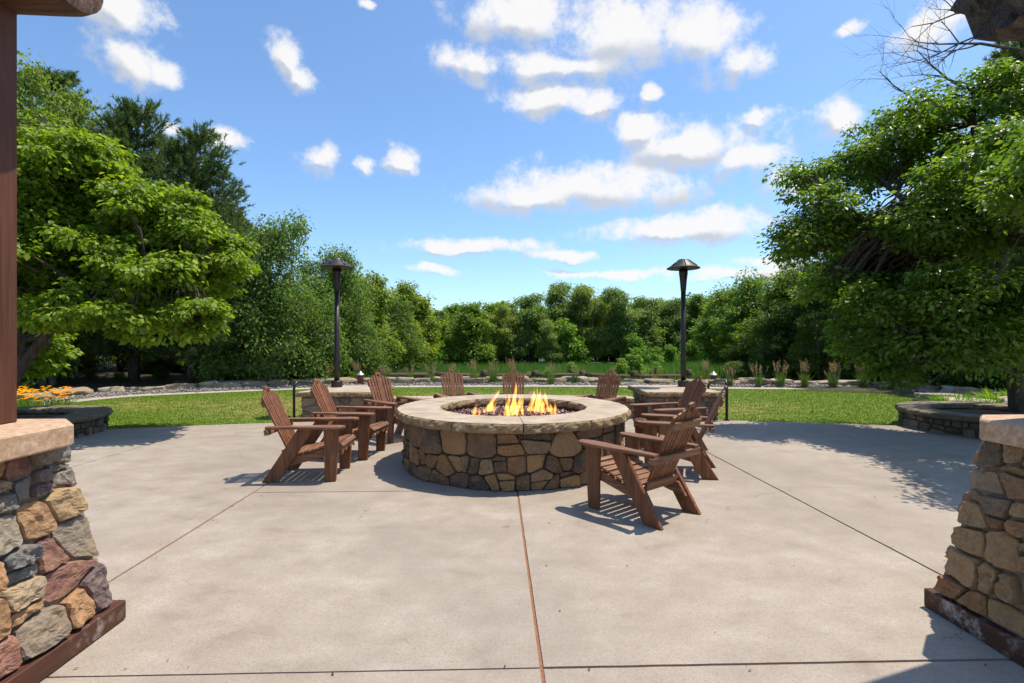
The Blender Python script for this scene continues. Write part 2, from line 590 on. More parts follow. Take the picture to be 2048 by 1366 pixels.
M['baseboard'] = m_wood('peeling_red_board', (0.045, 0.016, 0.009), (0.085, 0.030, 0.016), (0.12, 0.046, 0.027), 0.6, 1, 0.8, wear=(0.48, 0.42, 0.37))
M['fence'] = m_wood('fence_log_wood', (0.04, 0.02, 0.015), (0.095, 0.047, 0.032), (0.17, 0.095, 0.068), 0.75, 0, 0.4)
M['bronze'] = m_simple('bronze_metal', (0.055, 0.045, 0.04), 0.42, 0.7, 0.5, 0.2, 6)
M['black'] = m_simple('black_paint', (0.012, 0.012, 0.013), 0.35, 0.0, 0.5)
M['zinc'] = m_simple('zinc_cap', (0.45, 0.42, 0.38), 0.45, 0.6, 0.5)
M['rustred'] = m_simple('rust_red_paint', (0.14, 0.045, 0.03), 0.6)
M['bark'] = m_noise('bark', [(0.3, (0.035, 0.024, 0.017)), (0.5, (0.085, 0.062, 0.046)), (0.7, (0.17, 0.135, 0.105))], 7, bump=1.0, bdist=0.03, stretch=(3, 3, 0.7))
M['palebark'] = m_noise('pale_bark', [(0.3, (0.10, 0.085, 0.07)), (0.5, (0.24, 0.21, 0.18)), (0.7, (0.42, 0.39, 0.35))], 6, bump=0.7, bdist=0.02, stretch=(2, 2, 1))
M['deadwood'] = m_noise('dead_wood', [(0.3, (0.05, 0.035, 0.03)), (0.5, (0.12, 0.09, 0.075)), (0.7, (0.25, 0.20, 0.17))], 9, bump=0.5)
M['path'] = m_noise('path_concrete', [(0.3, (0.27, 0.22, 0.175)), (0.5, (0.37, 0.315, 0.26)), (0.7, (0.46, 0.41, 0.35))], 4, bump=0.4)
M['soil'] = m_noise('forest_soil', [(0.3, (0.018, 0.018, 0.008)), (0.5, (0.045, 0.042, 0.02)), (0.7, (0.085, 0.075, 0.04))], 1.5, bump=0.8, bdist=0.05)
M['mulch'] = m_noise('mulch', [(0.3, (0.025, 0.015, 0.010)), (0.5, (0.075, 0.045, 0.03)), (0.7, (0.15, 0.10, 0.07))], 22, bump=1.0, bdist=0.03)
M['gravel'] = m_noise('gravel_bed', [(0.3, (0.10, 0.085, 0.07)), (0.5, (0.25, 0.22, 0.19)), (0.7, (0.42, 0.38, 0.34))], 16, bump=1.0, bdist=0.03, fine=4)
M['pebble'] = m_stone('river_pebble')
M['meadowsoil'] = m_noise('meadow_soil', [(0.3, (0.02, 0.05, 0.016)), (0.5, (0.03, 0.075, 0.022)), (0.7, (0.05, 0.105, 0.03))], 1.2, bump=0.6)
M['lawn'] = m_lawn()
M['leaf_maple'] = m_leaf('maple_leaves', (0.055, 0.115, 0.008), (0.125, 0.225, 0.018), (0.25, 0.34, 0.05), 0.45)
M['leaf_right'] = m_leaf('glossy_broad_leaves', (0.05, 0.105, 0.010), (0.115, 0.205, 0.02), (0.24, 0.32, 0.055), 0.48, 0.4, 0.5)
M['leaf_birch'] = m_leaf('birch_leaves', (0.065, 0.12, 0.022), (0.135, 0.215, 0.045), (0.25, 0.325, 0.10), 0.45, 0.6, 0.25)
M['leaf_dark'] = m_leaf('dark_leaves', (0.03, 0.066, 0.010), (0.068, 0.125, 0.020), (0.13, 0.205, 0.035), 0.42)
M['leaf_far'] = m_leaf('woodland_leaves', (0.06, 0.12, 0.012), (0.125, 0.21, 0.024), (0.22, 0.30, 0.05), 0.45)
M['leaf_willow'] = m_leaf('willow_leaves', (0.08, 0.14, 0.022), (0.155, 0.235, 0.045), (0.26, 0.335, 0.09), 0.45)
M['leaf_bright'] = m_leaf('young_leaves', (0.06, 0.15, 0.012), (0.12, 0.25, 0.02), (0.22, 0.36, 0.05), 0.4)
M['needle'] = m_leaf('pine_needles', (0.03, 0.06, 0.018), (0.075, 0.125, 0.036), (0.15, 0.205, 0.07), 0.32, 0.5)
M['reed'] = m_leaf('meadow_grass', (0.05, 0.125, 0.035), (0.085, 0.18, 0.048), (0.15, 0.25, 0.07), 0.45, 0.6, 0.2)
M['blade'] = m_blades()
M['orngrass'] = m_leaf('feather_grass', (0.05, 0.12, 0.02), (0.10, 0.20, 0.04), (0.19, 0.29, 0.08), 0.3, 0.6, 0.2)
M['plume'] = m_leaf('grass_plumes', (0.20, 0.14, 0.09), (0.33, 0.24, 0.17), (0.46, 0.35, 0.26), 0.3, 0.8, 0.1)
M['petal'] = m_leaf('orange_petals', (0.70, 0.22, 0.01), (0.80, 0.38, 0.015), (0.85, 0.55, 0.03), 0.3, 0.6, 0.2)
M['litter'] = m_leaf('dry_litter', (0.05, 0.03, 0.02), (0.11, 0.06, 0.035), (0.2, 0.10, 0.05), 0.1, 0.8, 0.1)


def m_glass_bits():
    m, w, o = new_mat('fire_glass')
    r = w.n('ShaderNodeNewGeometry').outputs['Random Per Island']
    c = w.ramp(r, [(0.0, (0.02, 0.008, 0.006)), (0.45, (0.075, 0.022, 0.016)), (0.75, (0.16, 0.055, 0.035)), (0.93, (0.30, 0.13, 0.09)), (1.0, (0.5, 0.38, 0.32))])
    principled(w, o, c, 0.25, spec=0.7)
    return m


def m_flame():
    m, w, o = new_mat('flame')
    e = w.n('ShaderNodeEmission', {'Color': (1.0, 0.40, 0.065, 1), 'Strength': 33.0})
    w.t.links.new(e.outputs[0], o.inputs['Volume'])
    return m


M['glassbits'] = m_glass_bits()
M['flame'] = m_flame()

PAL_PIT = [(0.24, 0.125, 0.05), (0.29, 0.16, 0.062), (0.12, 0.074, 0.04), (0.075, 0.052, 0.035), (0.20, 0.10, 0.048), (0.31, 0.185, 0.08),
           (0.10, 0.06, 0.038), (0.23, 0.145, 0.075), (0.16, 0.088, 0.05), (0.085, 0.06, 0.042), (0.26, 0.14, 0.055)]
PAL_PIER = [(0.34, 0.18, 0.085), (0.17, 0.165, 0.15), (0.21, 0.095, 0.075), (0.33, 0.25, 0.16), (0.24, 0.105, 0.08), (0.15, 0.145, 0.14), (0.13, 0.128, 0.122), (0.30, 0.155, 0.075),
            (0.24, 0.19, 0.14), (0.18, 0.125, 0.115), (0.40, 0.27, 0.14), (0.33, 0.19, 0.095), (0.28, 0.25, 0.20), (0.21, 0.20, 0.18)]
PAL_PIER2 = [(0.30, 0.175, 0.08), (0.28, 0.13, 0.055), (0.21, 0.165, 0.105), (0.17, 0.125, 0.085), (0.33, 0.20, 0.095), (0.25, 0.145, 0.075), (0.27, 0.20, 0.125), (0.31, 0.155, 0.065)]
PAL_WALL = [(0.22, 0.16, 0.11), (0.13, 0.11, 0.095), (0.28, 0.18, 0.10), (0.18, 0.14, 0.11), (0.25, 0.21, 0.16)]
PAL_PLANTER = [(0.09, 0.075, 0.05), (0.13, 0.105, 0.075), (0.07, 0.06, 0.045), (0.16, 0.13, 0.09)]  # dark brown tones for the planter wall stones
PAL_BOULDER = [(0.38, 0.32, 0.24), (0.32, 0.26, 0.19), (0.25, 0.205, 0.15), (0.42, 0.36, 0.28), (0.29, 0.22, 0.155)]


# ------------------------------------------------------------------ stone masonry
def clip(poly, nx, ny, c):
    """keep nx*x+ny*y <= c"""
    out = []
    n = len(poly)
    for i in range(n):
        a, b = poly[i], poly[(i + 1) % n]
        da, db = nx * a[0] + ny * a[1] - c, nx * b[0] + ny * b[1] - c
        if da <= 0:
            out.append(a)
        if (da < 0 < db) or (db < 0 < da):
            t = da / (da - db)
            out.append((a[0] + t * (b[0] - a[0]), a[1] + t * (b[1] - a[1])))
    return out


def area(poly):
    return 0.5 * sum(a[0] * b[1] - b[0] * a[1] for a, b in zip(poly, poly[1:] + poly[:1]))


def inset(poly, d):
    out = list(poly)
    n = len(poly)
    for i in range(n):
        a, b = poly[i], poly[(i + 1) % n]
        ex, ey = b[0] - a[0], b[1] - a[1]
        l = math.hypot(ex, ey)
        if l < 1e-6:
            continue
        nx, ny = ey / l, -ex / l
        out = clip(out, nx, ny, nx * a[0] + ny * a[1] - d)
        if len(out) < 3:
            return []
    return out


def mosaic(w, h, size, rng, periodic=False, stretch=1.45, gap=0.012, overhang=0.0):
    """irregular stones filling a w x h face: weighted cells, some split into thin ledge stones"""
    pts = []
    v = 0.0
    while v < h:                     # loose courses of uneven height
        rh = size * rng.uniform(0.55, 1.15)
        if h - v - rh < size * 0.4:
            rh = h - v
        u = rng.uniform(0, rh)
        while u < w:
            st = max(rh * 0.7, size * 0.5) * stretch * rng.uniform(0.6, 1.5)
            if periodic and u + st * 0.5 > w:
                break
            pts.append((u + st / 2 if not periodic else u, v + rh * (0.5 + rng.uniform(-0.2, 0.2)), size * rng.uniform(0.6, 1.2)))
            u += st
        v += rh
    allp = list(pts)
    if periodic:
        allp += [(a - w, b, t) for a, b, t in pts] + [(a + w, b, t) for a, b, t in pts]
    cells = []
    for (u, v, s) in pts:
        lo, hi = (u - w / 2, u + w / 2) if periodic else (-rng.uniform(0, overhang), w + rng.uniform(0, overhang))
        poly = [(lo, 0), (hi, 0), (hi, h), (lo, h)]
        for (a, b, t) in allp:
            if a == u and b == v:
                continue
            du, dv = (a - u) / stretch ** 2, (b - v)
            # power bisector in the stretched metric
            q = (a * a - u * u) / stretch ** 2 + (b * b - v * v)
            c = 0.5 * (q + (s * s - t * t) * 0.16)
            poly = clip(poly, du, dv, c)
            if len(poly) < 3:
                break
        if len(poly) < 3 or area(poly) < (size * 0.25) ** 2:
            continue
        us, vs = [p[0] for p in poly], [p[1] for p in poly]
        if (max(vs) - min(vs)) > size * 0.8 and rng.random() < 0.35:
            k = rng.uniform(0.3, 0.7)
            vm = min(vs) + k * (max(vs) - min(vs))
            sl = rng.uniform(-0.16, 0.16)
            um = sum(us) / len(us)
            c = vm - sl * um
            A, B = clip(poly, -sl, 1, c), clip(poly, sl, -1, -c)
            for q in (A, B):
                if len(q) >= 3 and area(q) > (size * 0.22) ** 2:
                    cells.append(q)
        else:
            cells.append(poly)
    res = []
    for c in cells:
        q = inset(c, gap * rng.uniform(0.35, 0.75))
        if len(q) >= 3 and area(q) > (size * 0.16) ** 2:
            res.append(q)
    return res


def stone_mesh(poly, depth, f, rng, mat, rings=3, samples=16, rough=0.35, sink=0.03, soft=True):
    """poly in (u,v); f(u,v,d) -> 3-D; a pillowed rough stone"""
    q = list(poly)
    out = []                       # round the corners
    n = len(q)
    for i in range(n):
        a, b = q[i], q[(i + 1) % n]
        k = 0.07
        out.append((a[0] + (b[0] - a[0]) * k, a[1] + (b[1] - a[1]) * k))
        out.append((a[0] + (b[0] - a[0]) * (1 - k), a[1] + (b[1] - a[1]) * (1 - k)))
    per = [0.0]
    for a, b in zip(out, out[1:] + out[:1]):
        per.append(per[-1] + math.hypot(b[0] - a[0], b[1] - a[1]))
    L = per[-1]
    ring = []
    j = 0
    for i in range(samples):
        t = L * i / samples
        while per[j + 1] < t:
            j += 1
        a, b = out[j], out[(j + 1) % len(out)]
        k = (t - per[j]) / max(1e-9, per[j + 1] - per[j])
        ring.append((a[0] + (b[0] - a[0]) * k, a[1] + (b[1] - a[1]) * k))
    cu, cv = sum(p[0] for p in ring) / samples, sum(p[1] for p in ring) / samples
    seed = rng.uniform(0, 100)
    tu, tv = rng.uniform(-0.13, 0.13), rng.uniform(-0.13, 0.13)
    size = math.sqrt(abs(area(poly)))
    V, Fc = [], []
    levels = [(1.0, -sink), (1.0, depth * 0.68), (0.95, depth * 0.97)]
    levels += [(0.95 * (1 - (i + 1) / (rings + 0.6)), depth) for i in range(rings - 1)] if rings > 1 else []
    for li, (s, d) in enumerate(levels):
        for (u, v) in ring:
            uu, vv = cu + (u - cu) * s, cv + (v - cv) * s
            dd = d
            if li > 0:
                nz = mnoise.noise(Vector((uu / size * 2.3 + seed, vv / size * 2.3, seed))) + 0.8 * mnoise.noise(Vector((uu / size * 5.5 + seed, vv / size * 5.5, seed * 2)))
                dd = d + depth * rough * nz * (0.5 if li == 1 else 1.0) + ((uu - cu) * tu + (vv - cv) * tv) * (0.35 if li == 1 else 1.0)
                if li < 3:
                    j1 = mnoise.noise(Vector((u * 28 + seed, v * 28, li * 3.0)))
                    uu += (u - cu) * 0.055 * j1
                    vv += (v - cv) * 0.055 * j1
            V.append(f(uu, vv, max(dd, -sink)))
    for li in range(len(levels) - 1):
        for k in range(samples):
            k2 = (k + 1) % samples
            Fc.append((li * samples + k, li * samples + k2, (li + 1) * samples + k2, (li + 1) * samples + k))
    c0 = (len(levels) - 1) * samples
    V.append(f(cu, cv, depth * (1 + rough * 0.6 * mnoise.noise(Vector((seed, seed, 1.0))))))
    for k in range(samples):
        Fc.append((c0 + k, c0 + (k + 1) % samples, len(V) - 1))
    return mesh('stone', V, Fc, mat, soft)


def rough_slab(poly, z0, z1, rough=0.0, step=0.05, rows=4, rough_edges=None, mats=(None, None), bevel=0.006, seed=0.0):
    """a slab on a polygon outline (x,y) with broken, rock-faced sides; top material mats[0], sides mats[1]"""
    pts, outn, amp = [], [], []
    n = len(poly)
    if area(poly) < 0:
        poly = poly[::-1]
        rough_edges = None if rough_edges is None else [n - 2 - i if i < n - 1 else n - 1 for i in rough_edges]
    for i in range(n):
        a, b = poly[i], poly[(i + 1) % n]
        l = math.hypot(b[0] - a[0], b[1] - a[1])
        k = max(1, int(l / step)) if rough else 1
        on = rough_edges is None or i in rough_edges
        for j in range(k):
            t = j / k
            pts.append((a[0] + (b[0] - a[0]) * t, a[1] + (b[1] - a[1]) * t))
            outn.append(((b[1] - a[1]) / l, -(b[0] - a[0]) / l))
            prev_on = rough_edges is None or (i - 1) % n in rough_edges
            amp.append(rough if (on and (j > 0 or prev_on)) else 0.0)
    m = len(pts)
    V, Fc, mi = [], [], []
    zs = [z0 + (z1 - z0) * r / rows for r in range(rows + 1)]
    for r, z in enumerate(zs):
        for (x, y), (nx, ny), a in zip(pts, outn, amp):
            d = 0.0
            zz = z
            if a:
                q = Vector((x * 9 + seed, y * 9, z * 14))
                d = a * (mnoise.noise(q) + 0.6 * mnoise.noise(q * 2.7))
                if r == rows:
                    d = d * 0.6 - a * 0.35
                elif r == 0:
                    d = d - a * 0.6
                else:
                    d += a * 0.5 * math.sin(math.pi * r / rows)
            V.append((x + nx * d, y + ny * d, zz))
    for r in range(rows):
        for k in range(m):
            k2 = (k + 1) % m
            Fc.append((r * m + k, r * m + k2, (r + 1) * m + k2, (r + 1) * m + k))
            mi.append(1)
    Fc.append(tuple(range(rows * m, rows * m + m)))
    mi.append(0)
    Fc.append(tuple(range(m - 1, -1, -1)))
    mi.append(1)
    me = mesh('slab', V, Fc, mats[0])
    me.materials.append(mats[1])
    me.polygons.foreach_set('material_index', np.array(mi, dtype=np.int32))
    me.update()
    return me


# ------------------------------------------------------------------ terrain
SITE_O, SITE_A = Vector((0.115, 2.63, 0)), R(1.7)       # the patio, piers and pit share one axis, turned a little from the view


def site(x, y, z=0.0):
    return Vector((SITE_O.x + x * math.cos(SITE_A) - y * math.sin(SITE_A), SITE_O.y + x * math.sin(SITE_A) + y * math.cos(SITE_A), z))


def sstep(a, b, x):
    t = max(0.0, min(1.0, (x - a) / (b - a)))
    return t * t * (3 - 2 * t)


def ground_z(x, y):
    mid = 1 - sstep(0.30, 0.62, abs(x + 1.0) / max(4.0, y))
    z = -0.05 - 0.95 * sstep(16.8, 26, y) * mid
    z += 0.35 * sstep(15, 30, math.hypot(x, y)) * (1 - mid)
    z += 0.06 * mnoise.noise(Vector((x * 0.3, y * 0.3, 0))) * sstep(16, 22, math.hypot(x, y))
    z += 1.5 * sstep(60, 160, math.hypot(x, y))
    return z


def build_ground():
    xs = sorted(set([-900, -600, -400, -250, -150, -100, -80] + list(np.arange(-64, 65, 2.0)) + [80, 100, 150, 250, 400, 600, 900]))
    ys = sorted(set([-400, -200, -100, -60, -40, -20] + list(np.arange(-10, 70, 2.0)) + [80, 100, 140, 200, 300, 450, 700, 1100]))
    V = [(x, y, ground_z(x, y)) for y in ys for x in xs]
    nx = len(xs)
    Fc = [(j * nx + i, j * nx + i + 1, (j + 1) * nx + i + 1, (j + 1) * nx + i) for j in range(len(ys) - 1) for i in range(nx - 1)]
    tag(link('ground', mesh('ground', V, Fc, M['soil'], True)), kind='structure')


build_ground()

PATH_PX = [(-60, 830), (20, 822), (91, 812), (249, 795), (410, 787), (527, 782), (700, 776.5), (900, 774.5), (1150, 774), (1300, 775.5), (1460, 778), (1620, 779), (1735, 779.5), (1795, 786), (1875, 800), (1960, 815), (2060, 826)]
PATH_IN = [G(x, y, -0.03) for x, y in PATH_PX]


def smooth_line(pts, k=6):
    out = []
    for i in range(len(pts) - 1):
        p0, p1, p2, p3 = pts[max(0, i - 1)], pts[i], pts[i + 1], pts[min(len(pts) - 1, i + 2)]
        for j in range(k):
            t = j / k
            out.append(0.5 * ((2 * p1) + (p2 - p0) * t + (2 * p0 - 5 * p1 + 4 * p2 - p3) * t * t + (3 * p1 - p0 - 3 * p2 + p3) * t ** 3))
    out.append(pts[-1])
    return out


PATH_L = smooth_line(PATH_IN, 6)


def offset_line(line, d):
    """shift outwards (away from the patio)"""
    out = []
    for i, p in enumerate(line):
        t = (line[min(i + 1, len(line) - 1)] - line[max(i - 1, 0)])
        t.z = 0
        t.normalize()
        out.append(p + Vector((-t.y, t.x, 0)) * d)
    return out


def ribbon(name, A, B, za, zb, mat, kind='structure'):
    n = len(A)
    V = [(p.x, p.y, za) for p in A] + [(p.x, p.y, zb) for p in B]
    Fc = [(i, i + 1, n + i + 1, n + i) for i in range(n - 1)]
    return tag(link(name, mesh(name, V, Fc, mat)), kind=kind)


# lawn: everything inside the path edge, under the patio too
lawn_poly = [(p.x, p.y) for p in PATH_L] + [(14, -8), (-14, -8)]
bm = bmesh.new()
f = bm.faces.new([bm.verts.new((x, y, -0.03)) for x, y in lawn_poly])
bmesh.ops.triangulate(bm, faces=[f])
tag(link('lawn', bm_mesh('lawn', bm, M['lawn'])), kind='structure')
if bpy.data.objects['lawn'].data.polygons[0].normal.z < 0:
    bpy.data.objects['lawn'].data.flip_normals()
PATH_O = offset_line(PATH_L, 0.55)
ribbon('path', PATH_L, PATH_O, -0.022, -0.022, M['path'])
GRAV_O = offset_line(PATH_L, 1.5)
ribbon('gravel_bed', PATH_O, GRAV_O, -0.028, 0.03, M['gravel'])

# meadow floor
V = [(-26, 22.5, -0.93), (26, 22.5, -0.93), (44, 62, -0.86), (-30, 62, -0.86)]
tag(link('meadow', mesh('meadow', V, [(0, 1, 2, 3)], M['meadowsoil'])), kind='structure')


# ------------------------------------------------------------------ patio of concrete slabs
def build_patio():
    rng = random.Random(5)
    arc = []
    for i in range(41):
        x = -9.5 + 19 * i / 40
        arc.append((x, 9.45 - 6.63 + 0.0 - x * x / 41.0 + 3.75 - 0.0))
    # outline in site coordinates: far edge an arc, the rest reaches behind the camera
    far = [(x, 6.72 - x * x / 42.0) for x in [9.5 - 19 * i / 40 for i in range(41)]]
    outline = [(-9.5, -6.5), (9.5, -6.5)] + far
    base = [site(x, y) for x, y in outline]
    me = mesh('patio', [(p.x, p.y, -0.007) for p in base], [tuple(range(len(base)))], M['joint'])
    pat = tag(link('patio', me), kind='structure')
    xs = [-9.5, -7.40, -4.93, -2.45, 0.0, 2.47, 4.98, 7.45, 9.5]
    ys = [-6.5, -5.7, -3.05, -0.43, 2.20, 5.03, 7.6]
    wide = {0.0, -2.45, 2.47}
    for i in range(len(xs) - 1):
        for j in range(len(ys) - 1):
            gx0, gx1 = (0.0085 if xs[i] in wide else 0.004), (0.0085 if xs[i + 1] in wide else 0.004)
            gy0, gy1 = (0.006 if ys[j] == -0.43 else 0.003), (0.006 if ys[j + 1] == -0.43 else 0.003)
            cell = list(outline)
            x0, x1, y0, y1 = xs[i] + gx0, xs[i + 1] - gx1, ys[j] + gy0, ys[j + 1] - gy1
            for (a, b, c) in ((1, 0, x1), (-1, 0, -x0), (0, 1, y1), (0, -1, -y0)):
                cell = clip(cell, a, b, c)
                if len(cell) < 3:
                    break
            if len(cell) < 3 or abs(area(cell)) < 0.02:
                continue
            # slightly worn, wavering edges
            q = []
            for a, b in zip(cell, cell[1:] + cell[:1]):
                l = math.hypot(b[0] - a[0], b[1] - a[1])
                k = max(1, int(l / 0.12))
                for s in range(k):
                    t = s / k
                    x, y = a[0] + (b[0] - a[0]) * t, a[1] + (b[1] - a[1]) * t
                    e = 0.0022
                    q.append((x + e * mnoise.noise(Vector((x * 7, y * 7, 1))), y + e * mnoise.noise(Vector((x * 7, y * 7, 5)))))
            w3 = [site(x, y) for x, y in q]
            dz = rng.uniform(-0.0015, 0.0015)
            bmm = prism([(p.x, p.y) for p in w3], 'z', -0.09, dz)
            link('slab', bm_mesh('slab', bmm, M['concrete']), pat)
    return pat


build_patio()

PIT = site(0.0, 3.41)


# ------------------------------------------------------------------ fire pit
def ring_poly(r0, r1, a0, a1, n=10):
    A = [a0 + (a1 - a0) * i / n for i in range(n + 1)]
    return [(r1 * math.cos(a), r1 * math.sin(a)) for a in A] + [(r0 * math.cos(a), r0 * math.sin(a)) for a in reversed(A)]


def round_wall(parent, radius, z0, z1, size, pal, rng, gap, depth, mat='stone'):
    circ = 2 * math.pi * radius
    for poly in mosaic(circ, z1 - z0, size, rng, True, 1.4, gap):
        def f(u, v, d):
            a = u / radius
            return ((radius + d) * math.cos(a), (radius + d) * math.sin(a), z0 + v)
        me = stone_mesh(poly, depth * rng.uniform(0.45, 1.6), f, rng, M['stone'], 3, 20, 0.38, 0.03, False)
        c = rng.choice(pal)
        k = rng.uniform(0.8, 1.2)
        link('stone', me, parent, color=tuple(x * k for x in c))


def build_pit():
    rng = random.Random(11)
    t = thing('fire_pit', 'large round stone fire pit with pale flagstone cap in the middle of the patio', 'fire pit', PIT)
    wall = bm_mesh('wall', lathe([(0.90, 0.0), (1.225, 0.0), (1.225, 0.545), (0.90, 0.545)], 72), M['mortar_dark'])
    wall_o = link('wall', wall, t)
    # lathe leaves the bore filled by end discs: build the bore floor instead
    wall.clear_geometry()
    bm_ = bmesh.new()
    prof = [(0.88, 0.02), (1.225, 0.02), (1.225, 0.545), (0.88, 0.545)]
    n = 72
    rg = [[bm_.verts.new((r * math.cos(2 * math.pi * k / n), r * math.sin(2 * math.pi * k / n), z)) for k in range(n)] for r, z in prof]
    for i in range(4):
        a, b = rg[i], rg[(i + 1) % 4]
        for k in range(n):
            bm_.faces.new((a[k], a[(k + 1) % n], b[(k + 1) % n], b[k]))
    bmesh.ops.recalc_face_normals(bm_, faces=bm_.faces)
    bm_.to_mesh(wall)
    bm_.free()
    round_wall(wall_o, 1.228, 0.0, 0.543, 0.20, PAL_PIT, rng, 0.013, 0.032)
    link('pan', bm_mesh('pan', prism([(0.879 * math.cos(2 * math.pi * k / 48), 0.879 * math.sin(2 * math.pi * k / 48)) for k in range(48)], 'z', 0.40, 0.46), M['mulch']), t)
    N = 12
    a_off = R(-86)
    for k in range(N):
        a0 = a_off + 2 * math.pi * k / N + 0.0028
        a1 = a_off + 2 * math.pi * (k + 1) / N - 0.0028
        n = 12
        poly = ring_poly(0.845, 1.335, a0, a1, n)
        edges = [i for i in range(n)] + [i for i in range(n + 1, 2 * n + 1)]
        me = rough_slab(poly, 0.548, 0.643 + rng.uniform(-0.0015, 0.0015), 0.024, 0.022, 5, edges, (M['capstone'], M['rockface']), seed=k * 7.3)
        link('cap_slab', me, t)
    # fire glass: a bed nobody could count
    gl = Soup()
    r = np.random.default_rng(3)
    octv = np.array([(1, 0, 0), (-1, 0, 0), (0, 1, 0), (0, -1, 0), (0, 0, 1), (0, 0, -1)], dtype=np.float32)
    octf = np.array([(0, 2, 4), (2, 1, 4), (1, 3, 4), (3, 0, 4), (2, 0, 5), (1, 2, 5), (3, 1, 5), (0, 3, 5)], dtype=np.int32)
    for i in range(5200):
        rr, aa = 0.86 * math.sqrt(r.random()), r.random() * 2 * math.pi
        s = r.uniform(0.008, 0.021)
        q = octv * s * r.uniform(0.6, 1.3, (6, 1)) + r.normal(0, s * 0.22, (6, 3))
        z = 0.515 + 0.05 * max(0, 1 - (rr / 0.75) ** 2) + r.uniform(-0.015, 0.02)
        gl.add((q + np.array((rr * math.cos(aa), rr * math.sin(aa), z))).astype(np.float32), octf)
    g = link('fire_glass', gl.mesh('fire_glass', M['glassbits']), loc=PIT)
    tag(g, 'bed of dark red and amber fire glass filling the pit', 'fire glass', kind='stuff')
    bed = link('glass_bed', bm_mesh('glass_bed', lathe([(0.0, 0.46), (0.842, 0.46), (0.842, 0.508), (0.6, 0.525), (0.3, 0.55), (0.0, 0.555)], 40), M['mulch']), t)
    # flames
    fl = thing('fire', 'bright yellow flames rising from the fire glass in the round pit', 'flames', (PIT.x, PIT.y, 0.53))
    zoom = [  # base px, base py, tip px, tip py, base radius, depth (in the photograph)
        (949, 826, 955, 803, 0.032, 5.72), (958, 822, 956, 808, 0.020, 5.75), (974, 815, 1001, 775, 0.052, 6.05), (985, 812, 985, 797, 0.03, 6.1),
        (996, 827, 1004, 816, 0.016, 5.6), (1016, 826, 1017, 783, 0.044, 5.75), (1022, 815, 1010, 790, 0.03, 5.95), (1032, 824, 1031, 761, 0.056, 5.80),
        (1035, 812, 1039, 784, 0.045, 6.0), (1034, 828, 1036, 812, 0.022, 5.62), (1060, 813, 1068, 771, 0.045, 6.1), (1066, 812, 1082, 774, 0.055, 6.05),
        (1075, 815, 1074, 770, 0.036, 5.95), (1088, 818, 1086, 786, 0.045, 5.95), (1098, 815, 1090, 775, 0.038, 6.1), (1105, 826, 1097, 799, 0.03, 5.7),
        (1108, 814, 1109, 797, 0.028, 6.0), (1048, 818, 1044, 806, 0.02, 5.8)]
    rngf = random.Random(21)
    for (bx, by, tx, ty, rad, Y) in zoom:
        b0 = P(bx, by, Y)
        b0.z = 0.525
        t0 = P(tx, ty, Y)
        o = Vector((PIT.x, PIT.y, 0.53))
        b0, t0 = b0 - o, t0 - o
        hgt = (t0 - b0).length
        sp = Soup()
        for q in range(4):
            if q == 0:
                b, top, rd = b0, t0, rad * 0.95
            else:
                sd = rngf.choice((-1, 1))
                b = b0 + Vector((sd * rad * rngf.uniform(0.6, 1.7), rngf.uniform(-1, 1) * rad, -0.01))
                top = b0.lerp(t0, rngf.uniform(0.30, 0.80)) + Vector((sd * rad * rngf.uniform(0.1, 1.3), rngf.uniform(-0.5, 0.5) * rad, 0))
                rd = rad * rngf.uniform(0.30, 0.55)
            n = 20
            pts, rads = [], []
            ph = rngf.uniform(0, 6.28)
            h1 = (top - b).length
            for i in range(n):
                k = i / (n - 1)
                p = b.lerp(top, k)
                p += Vector((math.sin(ph + k * 6.5) - math.sin(ph), math.cos(ph + k * 4.1) - math.cos(ph), 0)) * h1 * 0.075 * k * (1.3 - k)
                pts.append(p)
                prof = (0.50 + 1.5 * k) * (1 - k) ** 1.25 if k > 0.0 else 0.35
                rads.append(rd * max(0.01, prof) * (1 + 0.30 * math.sin(ph * 2 + k * 11)))
            sp.tube(pts, rads, 12, seed=ph, rough=0.7)
        link('flame', sp.mesh('flame', M['flame'], True), fl)


build_pit()


